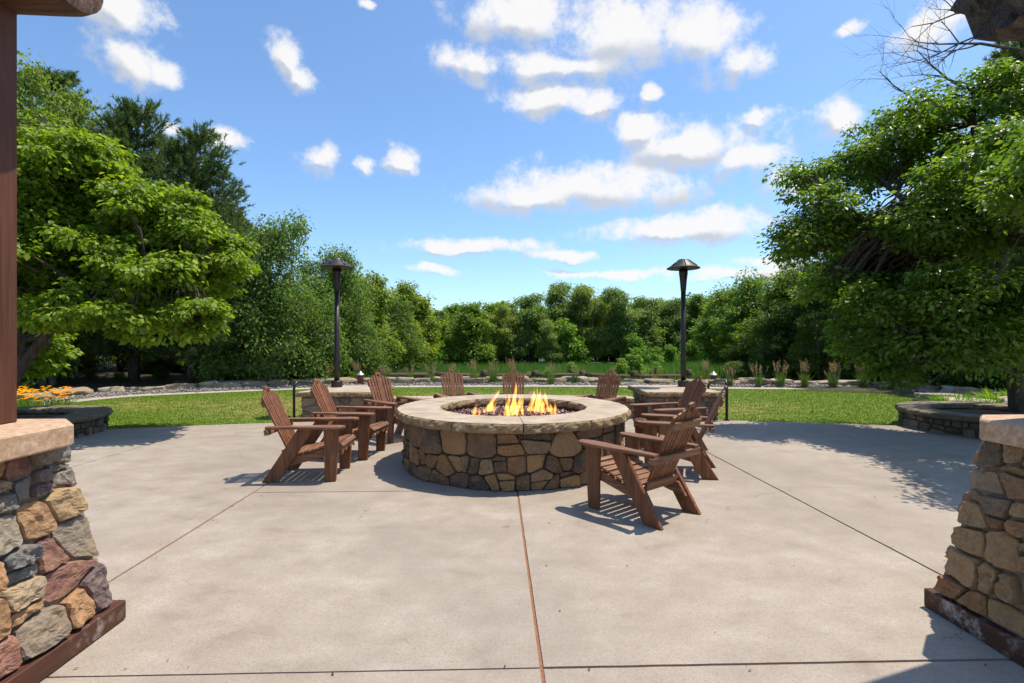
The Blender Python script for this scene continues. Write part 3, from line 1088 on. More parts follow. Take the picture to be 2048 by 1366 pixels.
# ------------------------------------------------------------------ stone piers with timber posts and log beam ends
def build_pier(side, pal, label_p, label_post, label_log):
    """side -1: the one whose lit face looks towards +x; built in site coordinates"""
    rng = random.Random(31 + side)
    s = side
    X0, W = 2.085, 0.86            # inner base face, width
    H, B = 0.935, 0.145            # height of the stonework, batter
    o = site(0, 0)
    t = thing('stone_pier', label_p, 'stone pier', o, SITE_A)
    # mortar core
    lo = [(X0 + 0.016, 0.0 - 0.016), (X0 + W - 0.016, -0.016), (X0 + W - 0.016, -W + 0.016), (X0 + 0.016, -W + 0.016)]
    hi = [(X0 + B + 0.016, -B - 0.016), (X0 + W - B - 0.016, -B - 0.016), (X0 + W - B - 0.016, -W + B + 0.016), (X0 + B + 0.016, -W + B + 0.016)]
    V = [(s * x, y, 0.0) for x, y in lo] + [(s * x, y, H) for x, y in hi]
    Fc = [(0, 1, 2, 3), (7, 6, 5, 4)] + [(i, i + 4, (i + 1) % 4 + 4, (i + 1) % 4) for i in range(4)]
    bmc = bmesh.new()
    vs = [bmc.verts.new(v) for v in V]
    for fc in Fc:
        bmc.faces.new([vs[i] for i in fc])
    core = link('core', bm_mesh('core', bmc, M['mortar']), t)
    # four faces of stones (u along the face, v up)
    corners = [(X0, 0.0), (X0, -W), (X0 + W, -W), (X0 + W, 0.0)]
    for fi in range(4):
        a, b = corners[fi], corners[(fi + 1) % 4]
        ux, uy = (b[0] - a[0]) / W, (b[1] - a[1]) / W
        nx, ny = uy, -ux                       # outward?
        cxm, cym = X0 + W / 2, -W / 2
        if (a[0] + b[0]) / 2 * nx + (a[1] + b[1]) / 2 * ny < cxm * nx + cym * ny:
            nx, ny = -nx, -ny
        stones = mosaic(W - 0.02, H - 0.105, 0.158, rng, False, 1.6, 0.015, 0.0)
        for poly in stones:
            def f(u, v, d):
                v = v + 0.105
                k = v / H
                uu = B * k + (u + 0.01) / W * (W - 2 * B * k)
                x = a[0] + ux * uu + nx * (d - B * k - 0.022)
                y = a[1] + uy * uu + ny * (d - B * k - 0.022)
                return (s * x, y, v)
            me = stone_mesh(poly, 0.040 * rng.uniform(0.7, 1.45), f, rng, M['stone'], 5, 26, 0.30, 0.03, False)
            if (s > 0) == True:
                pass
            c = rng.choice(pal)
            k = rng.uniform(0.85, 1.15)
            link('stone', me, core, color=tuple(x * k for x in c))
        # base board
        e = 0.022
        pa = (a[0] + nx * e - ux * e, a[1] + ny * e - uy * e)
        L = W + 2 * e
        q = [(pa[0], pa[1]), (pa[0] + ux * L, pa[1] + uy * L), (pa[0] + ux * L - nx * 0.045, pa[1] + uy * L - ny * 0.045), (pa[0] - nx * 0.045, pa[1] - ny * 0.045)]
        if fi % 2 == 1:
            q = [(x + (0.046 if i in (0, 3) else -0.046) * ux, y + (0.046 if i in (0, 3) else -0.046) * uy) for i, (x, y) in enumerate(q)]
        bb = link('base_board', bm_mesh('base_board', prism([(s * x, y) for x, y in q], 'z', 0.004, 0.098, 0.004), M['baseboard']), t)
    # cast cap with clipped corners
    c0, c1, d0, d1, ch = X0 + 0.005, X0 + W - 0.005, -0.115, -W + 0.02, 0.15
    cap = [(c0 + ch, d0), (c1 - ch, d0), (c1, d0 - ch), (c1, d1 + ch), (c1 - ch, d1), (c0 + ch, d1), (c0, d1 + ch), (c0, d0 - ch)]
    bmk = prism([(s * x, y) for x, y in cap], 'z', H, H + 0.098, 0.008)
    link('cap', bm_mesh('cap', bmk, M['castcap']), t)
    # timber post
    p = thing('timber_post', label_post, 'post', o, SITE_A)
    x0 = X0 + 0.29 if s < 0 else X0 + 0.295
    link('shaft', bm_mesh('shaft', prism([(s * x, y) for x, y in ((x0, -0.22), (x0 + 0.24, -0.22), (x0 + 0.24, -0.46), (x0, -0.46))], 'z', H + 0.098, 3.55, 0.006), M['post']), p)
    # log end reaching inwards from the post
    lg = thing('log_beam', label_log, 'log beam', o, SITE_A)
    cy, cz, rad = (-0.27, 3.07, 0.185) if s < 0 else (-0.47, 2.975, 0.19)
    n, sd = 40, 26
    Vv, Ff = [], []
    x_end = X0 + 0.0 if s < 0 else X0 - 0.07
    xs_ = [x0 + 1.6 - (x0 + 1.6 - x_end) * i / (n - 1) for i in range(n)]
    for i, x in enumerate(xs_):
        k = i / (n - 1)
        for j in range(sd):
            a = 2 * math.pi * j / sd
            r = rad * (1 + 0.05 * mnoise.noise(Vector((x * 3, math.cos(a), math.sin(a) + s * 5))))
            e = 0.0
            if s > 0:                          # gnarled burl end
                bur = sstep(0.78, 0.93, k)
                r *= 1 + bur * (0.16 + 0.30 * mnoise.noise(Vector((x * 6, math.cos(a) * 2.2, math.sin(a) * 2.2 + 3))))
                e = bur * 0.13 * mnoise.noise(Vector((math.cos(a) * 2, math.sin(a) * 2, 7.7)))
            elif i == n - 1:
                r *= 0.94
            Vv.append((s * (x + e), cy + r * math.cos(a), cz + r * math.sin(a)))
    for i in range(n - 1):
        for j in range(sd):
            j2 = (j + 1) % sd
            Ff.append((i * sd + j, i * sd + j2, (i + 1) * sd + j2, (i + 1) * sd + j))
    Ff.append(tuple(range(sd)))
    link('trunk', mesh('trunk', Vv, Ff, M['log'] if s < 0 else M['burl'], True), lg)
    # end grain: rings towards the middle, a little uneven
    Ve, Fe = list(Vv[-sd:]), []
    rings = 5
    for q in range(1, rings):
        kk = 1 - q / rings
        for j in range(sd):
            x, y, z = Vv[(n - 1) * sd + j]
            yy, zz = cy + (y - cy) * kk, cz + (z - cz) * kk
            dd = (0.012 if s < 0 else 0.10) * mnoise.noise(Vector((yy * 9, zz * 9, 2.0 + s)))
            Ve.append((s * (x_end - 0.006 + dd) if s < 0 else x + dd + 0.03, yy, zz))
    Ve.append((s * (x_end - 0.008) if s < 0 else s * (x_end + 0.05), cy, cz))
    for q in range(rings - 1):
        for j in range(sd):
            j2 = (j + 1) % sd
            Fe.append((q * sd + j, q * sd + j2, (q + 1) * sd + j2, (q + 1) * sd + j))
    for j in range(sd):
        Fe.append(((rings - 1) * sd + j, (rings - 1) * sd + (j + 1) % sd, len(Ve) - 1))
    link('end_grain', mesh('end_grain', Ve, Fe, M['logend'] if s < 0 else M['burl'], True), lg)


build_pier(-1, PAL_PIER, 'sunlit battered pier of mixed orange, grey and plum fieldstone with tan cast cap',
           'red stained square timber post on the sunlit stone pier, upper part in shadow', 'round log beam end with pale sawn face on the sunlit pier')
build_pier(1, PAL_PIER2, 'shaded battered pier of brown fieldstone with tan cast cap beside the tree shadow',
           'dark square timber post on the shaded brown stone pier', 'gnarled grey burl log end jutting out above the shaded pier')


# ------------------------------------------------------------------ Adirondack chairs
def build_chair():
    t = thing('adirondack_chair', 'brown wooden chair', 'chair')
    bev = 0.004
    for sgn in (1, -1):
        y = sgn * 0.265
        leg = [(0.235, 0.0), (0.345, 0.0), (0.365, 0.30), (0.375, 0.528), (0.225, 0.528), (0.235, 0.30)]
        link('front_leg', bm_mesh('front_leg', prism(leg, 'y', y - 0.018, y + 0.018, bev), M['chair_z']), t)
        rl = [(-0.375, 0.0), (-0.215, 0.0), (0.125, 0.528), (-0.025, 0.528)]
        link('rear_leg', bm_mesh('rear_leg', prism(rl, 'y', y - 0.018, y + 0.018, bev), M['chair_z']), t)
        rail = [(0.385, 0.36), (0.30, 0.35), (0.2, 0.318), (0.1, 0.284), (0.0, 0.26), (-0.1, 0.246), (-0.2, 0.24), (-0.27, 0.13), (-0.1, 0.158), (0.1, 0.205), (0.385, 0.275)]
        link('seat_rail', bm_mesh('seat_rail', prism(rail, 'y', sgn * 0.229 - 0.016, sgn * 0.229 + 0.016, bev), M['chair']), t)
        arm = [(-0.33, 0.25), (-0.10, 0.245), (0.06, 0.222), (0.20, 0.21), (0.33, 0.212), (0.40, 0.226), (0.435, 0.255), (0.44, 0.285), (0.425, 0.318), (0.39, 0.342), (0.33, 0.352), (0.18, 0.348), (0.02, 0.338), (-0.12, 0.322), (-0.33, 0.318)]
        link('armrest', bm_mesh('armrest', prism([(x, sgn * v) for x, v in arm], 'z', 0.53, 0.556, bev), M['chair']), t)
    # seat slats over the curved rails
    curve = [(0.385, 0.352), (0.335, 0.364), (0.265, 0.347), (0.195, 0.326), (0.125, 0.302), (0.055, 0.283), (-0.015, 0.269), (-0.085, 0.258)]
    for i, (x, z) in enumerate(curve):
        ang = {0: R(48), 1: R(-6)}.get(i, R(-15) + R(1.6) * max(0, i - 3))
        wdt = 0.034 if i == 0 else 0.029
        if i < 2:
            wdt = 0.026
        ca, sa = math.cos(-ang), math.sin(-ang)
        q = [(-wdt, 0), (wdt, 0), (wdt, 0.02), (-wdt, 0.02)]
        q = [(x + u * ca - v * sa, z + u * sa + v * ca) for u, v in q]
        hw = 0.245
        link('seat_slat', bm_mesh('seat_slat', prism(q, 'y', -hw, hw, 0.003), M['chair_y']), t)
    apron = [(-0.24, 0.345), (0.24, 0.345), (0.24, 0.255)] + [(y, 0.268 + 0.026 * math.cos(y * 2 * math.pi / 0.16) * (1 - abs(y) / 0.5) + 0.03 * (1 - (y / 0.24) ** 2)) for y in [0.22 - 0.44 * i / 22 for i in range(23)]] + [(-0.24, 0.255)]
    link('apron', bm_mesh('apron', prism(apron, 'x', 0.386, 0.404, 0.002), M['chair_y']), t)
    # reclined back: slat tops follow one outline, wide middle slat with a hand hole
    rec = R(25)
    rot = Matrix.Translation((-0.125, 0, 0.232)) @ Matrix.Rotation(-rec, 4, 'Y')

    def top(y):
        y = abs(y)
        if y <= 0.058:
            return 0.715 + math.sqrt(max(0, 0.066 ** 2 - y * y))
        k = (y - 0.058) / 0.142
        return 0.735 - 0.075 * k ** 0.75

    cuts = [-0.196, -0.146, -0.098, -0.050, 0.050, 0.098, 0.146, 0.196]
    for i in range(7):
        a, b = cuts[i] + 0.0058, cuts[i + 1] - 0.0058
        tp = 0.84
        n = 12 if i == 3 else 4
        ys = [b + (a - b) * k / n for k in range(n + 1)]
        poly = [(a * tp, 0.0), (b * tp, 0.0)] + [(y, top(y)) for y in ys]
        if i == 3:
            bmb = bmesh.new()
            vs = [bmb.verts.new((0, y, z)) for y, z in poly]
            hole = [bmb.verts.new((0, 0.021 * math.cos(2 * math.pi * k / 12), 0.722 + 0.024 * math.sin(2 * math.pi * k / 12))) for k in range(12)]
            es = [bmb.edges.new((vs[k], vs[(k + 1) % len(vs)])) for k in range(len(vs))] + [bmb.edges.new((hole[k], hole[(k + 1) % 12])) for k in range(12)]
            bmesh.ops.triangle_fill(bmb, use_beauty=True, edges=es)
            r = bmesh.ops.extrude_face_region(bmb, geom=list(bmb.faces))
            bmesh.ops.translate(bmb, verts=[e for e in r['geom'] if isinstance(e, bmesh.types.BMVert)], vec=(-0.02, 0, 0))
            bmesh.ops.recalc_face_normals(bmb, faces=bmb.faces)
        else:
            bmb = prism(poly, 'x', -0.02, 0.0, 0.003)
        bmesh.ops.transform(bmb, matrix=rot, verts=bmb.verts)
        link('back_slat', bm_mesh('back_slat', bmb, M['chair_z']), t)
    for (z0, z1, hw, th) in ((0.02, 0.10, 0.208, 0.03), (0.565, 0.635, 0.185, 0.024)):
        bmb = prism([(-hw, z0), (hw, z0), (hw, z1), (-hw, z1)], 'x', -0.022 - th, -0.0205, 0.003)
        bmesh.ops.transform(bmb, matrix=rot, verts=bmb.verts)
        link('back_batten', bm_mesh('back_batten', bmb, M['chair_y']), t)
    bmb = prism([(-0.330, 0.475), (-0.288, 0.475), (-0.300, 0.528), (-0.335, 0.528)], 'y', -0.335, 0.335, 0.003)
    link('arm_batten', bm_mesh('arm_batten', bmb, M['chair_y']), t)
    return t


chair0 = build_chair()
CHAIRS = [
    (-2.12, 5.38, 3, 'brown wooden armchair ending the row of three, its rear foot on a patio joint'),
    (-2.01, 6.36, -8, 'brown wooden armchair in the middle of the row of three before the pedestal'),
    (-1.71, 7.47, -43, 'brown wooden armchair at the far end of the row of three, turned towards the flames'),
    (-0.84, 8.16, -66.5, 'wooden armchair behind the pit, with its back alone against the lawn, left of the tallest flame'),
    (0.03, 8.30, -89, 'wooden armchair straight behind the tallest flame, only its back showing above the pit'),
    (1.31, 7.82, 234, 'wooden armchair behind the pit next to the sunlit lamp pedestal, only its back showing'),
    (2.08, 6.74, 199, 'shaded dark armchair tucked against the lamp pedestal, behind the two facing the fire'),
    (1.823, 5.56, 161, 'armchair seen edge on, its back leaning over long diagonal rear legs beside the patio joint'),
    (1.08, 4.255, 130, 'lone armchair seen from behind, with slatted seat shadow on the open patio'),
]
CHAIRS[3] = (-0.84, 8.16, -66.5, 'wooden armchair behind the pit whose back stands beside the tallest flame, nearer the tall birch')
for i, (x, y, a, lab) in enumerate(CHAIRS):
    c = chair0 if i == 0 else copy_tree(chair0)
    c.location = (x, y, 0.002)
    c.rotation_euler = (0, 0, R(a))
    tag(c, lab, 'chair', 'wooden chairs around the fire pit')


# ------------------------------------------------------------------ lamp pedestals, seat wall, lamps
def box_wall(parent, core, pal, size, rng, depth=0.03, h0=0.0, h1=0.45, gap=0.018):
    """stones on all sides of a convex outline (x,y counter-clockwise)"""
    n = len(core)
    for i in range(n):
        a, b = core[i], core[(i + 1) % n]
        L = math.hypot(b[0] - a[0], b[1] - a[1])
        ux, uy = (b[0] - a[0]) / L, (b[1] - a[1]) / L
        nx, ny = uy, -ux
        for poly in mosaic(L, h1 - h0, size, rng, False, 1.6, gap):
            def f(u, v, d):
                return (a[0] + ux * u + nx * d, a[1] + uy * u + ny * d, h0 + v)
            me = stone_mesh(poly, depth * rng.uniform(0.7, 1.3), f, rng, M['stone'], 3, 14, 0.3)
            c = rng.choice(pal)
            k = rng.uniform(0.8, 1.2)
            link('stone', me, parent, color=tuple(x * k for x in c))


def pedestal(outline, cap, zt, label, seed):
    rng = random.Random(seed)
    cx, cy = sum(p[0] for p in outline) / len(outline), sum(p[1] for p in outline) / len(outline)
    t = thing('stone_pedestal', label, 'pedestal', (cx, cy, 0))
    loc = [(x - cx, y - cy) for x, y in outline]
    body = link('body', bm_mesh('body', prism(loc, 'z', -0.05, zt - 0.09), M['mortar']), t)
    box_wall(body, loc, PAL_WALL, 0.17, rng, 0.03, -0.02, zt - 0.095)
    me = rough_slab([(x - cx, y - cy) for x, y in cap], zt - 0.088, zt, 0.022, 0.03, 5, None, (M['capstone'], M['rockface']), seed=seed)
    link('cap', me, t)
    return t


pedestal([(-3.72, 9.10), (-2.52, 9.14), (-2.48, 10.35), (-3.45, 10.35)], [(-3.80, 9.01), (-2.45, 9.05), (-2.40, 10.45), (-3.42, 10.45)], 0.51,
         'stone pedestal with pale rock-edged cap under the lamp beside the birches', 3)
pedestal([(2.46, 9.12), (3.66, 9.12), (3.55, 10.4), (2.46, 10.4)], [(2.37, 9.02), (3.74, 9.02), (3.62, 10.5), (2.37, 10.5)], 0.51,
         'stone pedestal with pale rock-edged cap under the lamp beside the dark trees', 4)


def seat_wall():
    rng = random.Random(8)
    t = thing('seat_wall', 'low curved stone seat wall with pale cap between the two lamp pedestals', 'low wall', site(0, 0), SITE_A)
    Rr, cyc = 21.0, 6.72 - 21.0
    a0, a1 = math.asin(-2.44 / Rr), math.asin(2.30 / Rr)
    n = 20
    A = [a0 + (a1 - a0) * i / n for i in range(n + 1)]
    r0, r1 = Rr + 0.04, Rr + 0.34
    core = [(r0 * math.sin(a), cyc + r0 * math.cos(a)) for a in A] + [(r1 * math.sin(a), cyc + r1 * math.cos(a)) for a in reversed(A)]
    body = link('body', bm_mesh('body', prism(core, 'z', -0.05, 0.30), M['mortar']), t)
    L = r0 * (a1 - a0)
    for face, rr, sg in ((0, r0, -1), (1, r1, 1)):
        for poly in mosaic(L, 0.30, 0.15, rng, False, 1.7, 0.018):
            def f(u, v, d):
                a = a0 + u / r0
                q = rr + sg * d
                return (q * math.sin(a), cyc + q * math.cos(a), v - 0.01)
            c = rng.choice(PAL_WALL)
            link('stone', stone_mesh(poly, 0.028, f, rng, M['stone'], 2, 14, 0.3), body, color=c)
    k = 6
    for i in range(k):
        b0, b1 = a0 + (a1 - a0) * i / k + 0.0002, a0 + (a1 - a0) * (i + 1) / k - 0.0002
        m = 4
        B_ = [b0 + (b1 - b0) * j / m for j in range(m + 1)]
        q = [((r0 - 0.07) * math.sin(a), cyc + (r0 - 0.07) * math.cos(a)) for a in B_] + [((r1 + 0.07) * math.sin(a), cyc + (r1 + 0.07) * math.cos(a)) for a in reversed(B_)]
        link('cap_slab', rough_slab(q, 0.302, 0.375, 0.016, 0.04, 4, [0, 1, 2, 3, 5, 6, 7, 8], (M['capstone'], M['rockface']), seed=i * 3.0), t)


seat_wall()


def lamp(x, y, label):
    t = thing('lamp_post', label, 'lamp post', (x, y, 0.51), group='lamp posts flanking the fire pit')
    link('base', bm_mesh('base', prism([(0.105 * math.cos(a), 0.105 * math.sin(a)) for a in [2 * math.pi * k / 28 for k in range(28)]], 'z', 0.001, 0.125, 0.006), M['bronze']), t)
    link('pole', bm_mesh('pole', lathe([(0.0, 0.125), (0.052, 0.125), (0.05, 0.4), (0.047, 1.9), (0.0, 1.9)], 24), M['bronze'], True), t)
    link('neck', bm_mesh('neck', lathe([(0.0, 1.88), (0.049, 1.88), (0.054, 1.93), (0.064, 2.06), (0.078, 2.20), (0.083, 2.21), (0.085, 2.30), (0.0, 2.30)], 24), M['bronze'], True), t)
    sh = link('shade', bm_mesh('shade', lathe([(0.085, 2.302), (0.20, 2.315), (0.315, 2.325), (0.318, 2.338), (0.27, 2.365), (0.11, 2.49), (0.10, 2.505), (0.0, 2.508)], 40), M['bronze']), t)
    for k in range(6):
        a = 2 * math.pi * (k + 0.35) / 6
        r0_, r1_ = Vector((0.115 * math.cos(a), 0.115 * math.sin(a), 2.492)), Vector((0.275 * math.cos(a), 0.275 * math.sin(a), 2.368))
        link('rib', np_mesh('rib', *[np.array(q) for q in (lambda vf: ([tuple(v) for v in vf[0]], vf[1]))(tube_arrays([r0_, r1_], [0.008, 0.008], 6))], M['black']), sh)
    return t


lamp(-3.42, 10.02, 'dark bronze lamp post with wide cone shade in front of the green birches')
lamp(3.38, 10.12, 'dark bronze lamp post with wide cone shade rising against open sky and far trees')


def handrail(pts, label):
    o = pts[0]
    t = thing('handrail', label, 'handrail', (o[0], o[1], 0.0))
    q = [Vector((p[0] - o[0], p[1] - o[1], p[2])) for p in pts]
    q = [Vector(v) for v in smooth_line(q, 4)]
    Vt, Ft = tube_arrays(q, [0.024] * len(q), 10)
    link('rail', np_mesh('rail', np.array([tuple(v) for v in Vt]), np.array(Ft), M['black'], True), t)
    for fx in (q[0], q[-1]):
        b = bm_mesh('foot_plate', prism([(fx.x + 0.05 * math.cos(2 * math.pi * k / 14), fx.y + 0.05 * math.sin(2 * math.pi * k / 14)) for k in range(14)], 'z', -0.028, 0.012), M['black'])
        link('foot_plate', b, t)


handrail([(3.80, 9.08, -0.02), (3.80, 9.08, 0.30), (3.80, 9.08, 0.56), (3.81, 9.13, 0.67), (3.83, 9.25, 0.70), (3.86, 9.7, 0.66), (3.88, 10.05, 0.58), (3.88, 10.15, 0.45), (3.88, 10.16, -0.02)],
         'black tubular handrail next to the pedestal on the sunlit green lawn side')
handrail([(-3.93, 9.25, -0.02), (-3.93, 9.25, 0.30), (-3.93, 9.25, 0.54), (-3.92, 9.30, 0.64), (-3.90, 9.42, 0.66), (-3.86, 9.9, 0.60), (-3.84, 10.2, 0.52), (-3.83, 10.28, 0.40), (-3.83, 10.29, -0.02)],
         'black tubular handrail behind the chairs on the dry lawn side')


# ------------------------------------------------------------------ round stone planters
def planter(cx, cy, rad, label, seed):
    rng = random.Random(seed)
    t = thing('stone_planter', label, 'planter', (cx, cy, 0))
    bm_ = bmesh.new()
    n = 60
    prof = [(rad - 0.40, -0.05), (rad - 0.09, -0.05), (rad - 0.09, 0.22), (rad - 0.40, 0.22)]
    rg = [[bm_.verts.new((r * math.cos(2 * math.pi * k / n), r * math.sin(2 * math.pi * k / n), z)) for k in range(n)] for r, z in prof]
    for i in range(4):
        a, b = rg[i], rg[(i + 1) % 4]
        for k in range(n):
            bm_.faces.new((a[k], a[(k + 1) % n], b[(k + 1) % n], b[k]))
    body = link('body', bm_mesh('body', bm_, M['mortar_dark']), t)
    round_wall(body, rad - 0.088, -0.02, 0.215, 0.15, PAL_PLANTER, rng, 0.018, 0.03)
    N = 11
    for k in range(N):
        a0, a1 = 2 * math.pi * k / N + 0.003, 2 * math.pi * (k + 1) / N - 0.003
        m = 9
        poly = ring_poly(rad - 0.46, rad, a0, a1, m)
        me = rough_slab(poly, 0.222, 0.30 + rng.uniform(-0.002, 0.002), 0.02, 0.035, 4, list(range(m)) + list(range(m + 1, 2 * m + 1)), (M['planter_cap'], M['planter_cap']), seed=seed + k * 5)
        link('cap_slab', me, t)
    # soil dome
    link('soil', bm_mesh('soil', lathe([(0.0, 0.05), (rad - 0.43, 0.05), (rad - 0.43, 0.20), (rad * 0.4, 0.245), (0.0, 0.26)], 40), M['mulch'], True), t)
    return t


PL_L, PL_R = (-7.55, 7.6), (7.75, 8.2)
planter(PL_L[0], PL_L[1], 1.28, 'round dark stone planter in the shade of the bright maple', 51)
planter(PL_R[0], PL_R[1], 1.30, 'round dark stone planter at the edge of the bright green lawn', 52)


# ------------------------------------------------------------------ boulders, fence, bollards
def boulder_mesh(seed, flat=0.55):
    rng = random.Random(seed)
    bm_ = bmesh.new()
    bmesh.ops.create_icosphere(bm_, subdivisions=3, radius=1.0)
    off = Vector((seed * 3.1, seed * 1.7, 0))
    for v in bm_.verts:
        p = v.co.copy()
        q = Vector((math.copysign(abs(p.x) ** 0.5, p.x), math.copysign(abs(p.y) ** 0.5, p.y), math.copysign(abs(p.z) ** 0.4, p.z)))
        q *= 1 + 0.26 * mnoise.noise(p * 1.5 + off) + 0.14 * mnoise.noise(p * 3.8 + off) + 0.07 * mnoise.noise(p * 8 + off)
        v.co = Vector((q.x, q.y * 0.8, q.z * flat))
    return bm_mesh('boulder', bm_, M['stone'], True)


BOULD = [boulder_mesh(s) for s in range(8)]


def boulders():
    rng = random.Random(77)
    rows = {'left': None, 'mid': None, 'right': None}
    labels = {'left': 'shaded row of ledge boulders edging the gravel under the pines', 'mid': 'pale row of ledge boulders in front of the log fence',
              'right': 'pale row of ledge boulders behind the feather grass clumps'}
    line = offset_line(PATH_L, 1.28)
    for k in rows:
        rows[k] = thing('boulder_edging', labels[k], 'boulders')
    d = 0.0
    nxt = 0.0
    for a, b in zip(line, line[1:]):
        L = (b - a).length
        while nxt < d + L:
            p = a.lerp(b, (nxt - d) / L)
            px = CX + p.x / p.y * F
            key = 'left' if px < 640 else ('mid' if px < 1420 else 'right')
            w = rng.uniform(0.26, 0.52)
            o = link('boulder', rng.choice(BOULD), rows[key], color=rng.choice(PAL_BOULDER))
            o.location = (p.x + rng.uniform(-0.05, 0.05), p.y + rng.uniform(-0.15, 0.2), 0.03 + rng.uniform(0, 0.05))
            h = rng.uniform(0.17, 0.29)
            o.scale = (w, w * rng.uniform(0.6, 0.9), h)
            t = (b - a)
            o.rotation_euler = (rng.uniform(-0.08, 0.08), rng.uniform(-0.08, 0.08), math.atan2(t.y, t.x) + rng.uniform(-0.3, 0.3) + (math.pi if rng.random() < 0.5 else 0))
            nxt += w * rng.uniform(1.6, 2.15)
        d += L
    # a second, looser course behind the planter on the bright side
    for (x, y, s) in ((9.6, 10.9, 0.5), (10.6, 10.5, 0.6), (9.9, 11.9, 0.45), (11.4, 11.2, 0.7)):
        o = link('boulder', rng.choice(BOULD), rows['right'], color=rng.choice(PAL_BOULDER))
        o.location = (x, y, 0.08)
        o.scale = (s, s * 0.8, 0.22)
        o.rotation_euler = (0, 0, rng.uniform(0, 6))


boulders()


def pebbles():
    s = Soup()
    r = np.random.default_rng(9)
    octv = np.array([(1, 0, 0), (-1, 0, 0), (0, 1, 0), (0, -1, 0), (0, 0, 1), (0, 0, -1)], dtype=np.float32)
    octf = np.array([(0, 2, 4), (2, 1, 4), (1, 3, 4), (3, 0, 4), (2, 0, 5), (1, 2, 5), (3, 1, 5), (0, 3, 5)], dtype=np.int32)
    n = len(PATH_L)
    for i in range(9000):
        k = r.random() * (n - 1.001)
        j = int(k)
        t = r.random() ** 0.8
        a = PATH_O[j].lerp(PATH_O[j + 1], k - j)
        b = GRAV_O[j].lerp(GRAV_O[j + 1], k - j)
        p = a.lerp(b, t)
        sz = r.uniform(0.02, 0.055)
        q = octv * sz * np.array((1, 1, 0.6)) * r.uniform(0.7, 1.3, (6, 1))
        s.add((q + np.array((p.x, p.y, -0.02 + 0.05 * t + sz * 0.3))).astype(np.float32), octf)
    o = link('gravel', s.mesh('gravel', M['gravel']))
    tag(o, 'grey river pebbles between the path and the boulders', 'gravel', kind='stuff')


pebbles()


def cyl_between(a, b, r0, r1, sides=12, rough=0.08, seed=0):
    n = 7
    pts = [Vector(a).lerp(Vector(b), i / (n - 1)) for i in range(n)]
    rr = [r0 + (r1 - r0) * i / (n - 1) for i in range(n)]
    V, Fc = tube_arrays(pts, rr, sides, seed=seed, rough=rough)
    return np_mesh('log', np.array([tuple(v) for v in V]), np.array(Fc), M['fence'])


def fence():
    Y = 18.3
    t = thing('log_fence', 'low dark log rail fence with round posts along the meadow', 'fence', (0, Y, 0))
    xs = [764, 865, 968, 1070, 1165, 1268, 1377]
    W = []
    for i, px in enumerate(xs):
        yy = 0.25 * math.sin(i * 0.9)
        x = (px - CX) / F * (Y + yy)
        W.append((x, yy))
        top = 0.36 if i not in (0, 6) else 0.42
        link('post', cyl_between((x, yy, -0.75), (x, yy, top), 0.125, 0.115, 14, 0.06, i), t)
    for i in range(len(W) - 1):
        a, b = W[i], W[i + 1]
        link('rail', cyl_between((a[0] + 0.1, a[1] - 0.02, 0.17 + 0.03 * math.sin(i * 2.1)), (b[0] - 0.1, b[1] - 0.02, 0.16 + 0.03 * math.sin(i * 2.1 + 2)), 0.105, 0.095, 12, 0.08, i * 3), t)


fence()


def bollard(px, Y, label):
    p = P(px, 770, Y)
    t = thing('bollard_light', label, 'path light', (p.x, Y, 0.0), group='path lights by the boulders')
    link('body', bm_mesh('body', lathe([(0.0, -0.1), (0.10, -0.1), (0.105, 0.28), (0.09, 0.30), (0.0, 0.30)], 18), M['rustred'], True), t)
    link('cap', bm_mesh('cap', lathe([(0.0, 0.305), (0.125, 0.30), (0.128, 0.315), (0.06, 0.38), (0.02, 0.43), (0.0, 0.432)], 18), M['zinc']), t)


bollard(721, 16.8, 'small rust red path light with pale conical cap beside the birches')
bollard(1427, 16.8, 'small rust red path light with pale conical cap beside the boulders and dark trees')


# ------------------------------------------------------------------ vegetation
RG = np.random.default_rng(17)


def leaf_arrays(C, T, N, L, Wd, fold=0.12):
    """C centres, T tip directions, N normals (n,3); L, Wd (n,) -> verts and tris"""
    T = T / np.maximum(1e-6, np.linalg.norm(T, axis=1, keepdims=True))
    B = np.cross(N, T)
    B /= np.maximum(1e-6, np.linalg.norm(B, axis=1, keepdims=True))
    N2 = np.cross(T, B)
    L, Wd = L[:, None], Wd[:, None]
    v0 = C
    v1 = C + T * L * 0.42 + B * Wd * 0.5 + N2 * Wd * fold
    v2 = C + T * L - N2 * L * 0.10
    v3 = C + T * L * 0.42 - B * Wd * 0.5 + N2 * Wd * fold
    V = np.stack([v0, v1, v2, v3], 1).reshape(-1, 3)
    k = np.arange(len(C), dtype=np.int32)[:, None] * 4
    Fc = np.concatenate([k + np.array([[0, 1, 2]]), k + np.array([[0, 2, 3]])], 1).reshape(-1, 3)
    return V, Fc


def clump_leaves(centers, radii, per, size, aspect=0.6, flat=0.5, droop=0.35, rg=RG, up=1.0):
    """leaves spread through flattened clumps; normals mostly up, tips pointing outwards and down"""
    cs = np.repeat(np.asarray(centers, dtype=float), per, 0)
    rs = np.repeat(np.asarray(radii, dtype=float), per)
    n = len(cs)
    d = rg.normal(size=(n, 3))
    d /= np.linalg.norm(d, axis=1, keepdims=True)
    rad = rg.random(n) ** 0.5
    off = d * rad[:, None] * rs[:, None]
    off[:, 2] *= flat
    C = cs + off
    T = d * 1.0 + rg.normal(size=(n, 3)) * 0.5
    T[:, 2] = T[:, 2] * 0.4 - droop
    N = rg.normal(size=(n, 3)) * 0.55 + np.array([0, 0, up]) + d * 0.35
    L = size * rg.uniform(0.45, 1.5, n)
    return leaf_arrays(C, T, N, L, L * aspect * rg.uniform(0.8, 1.2, n))


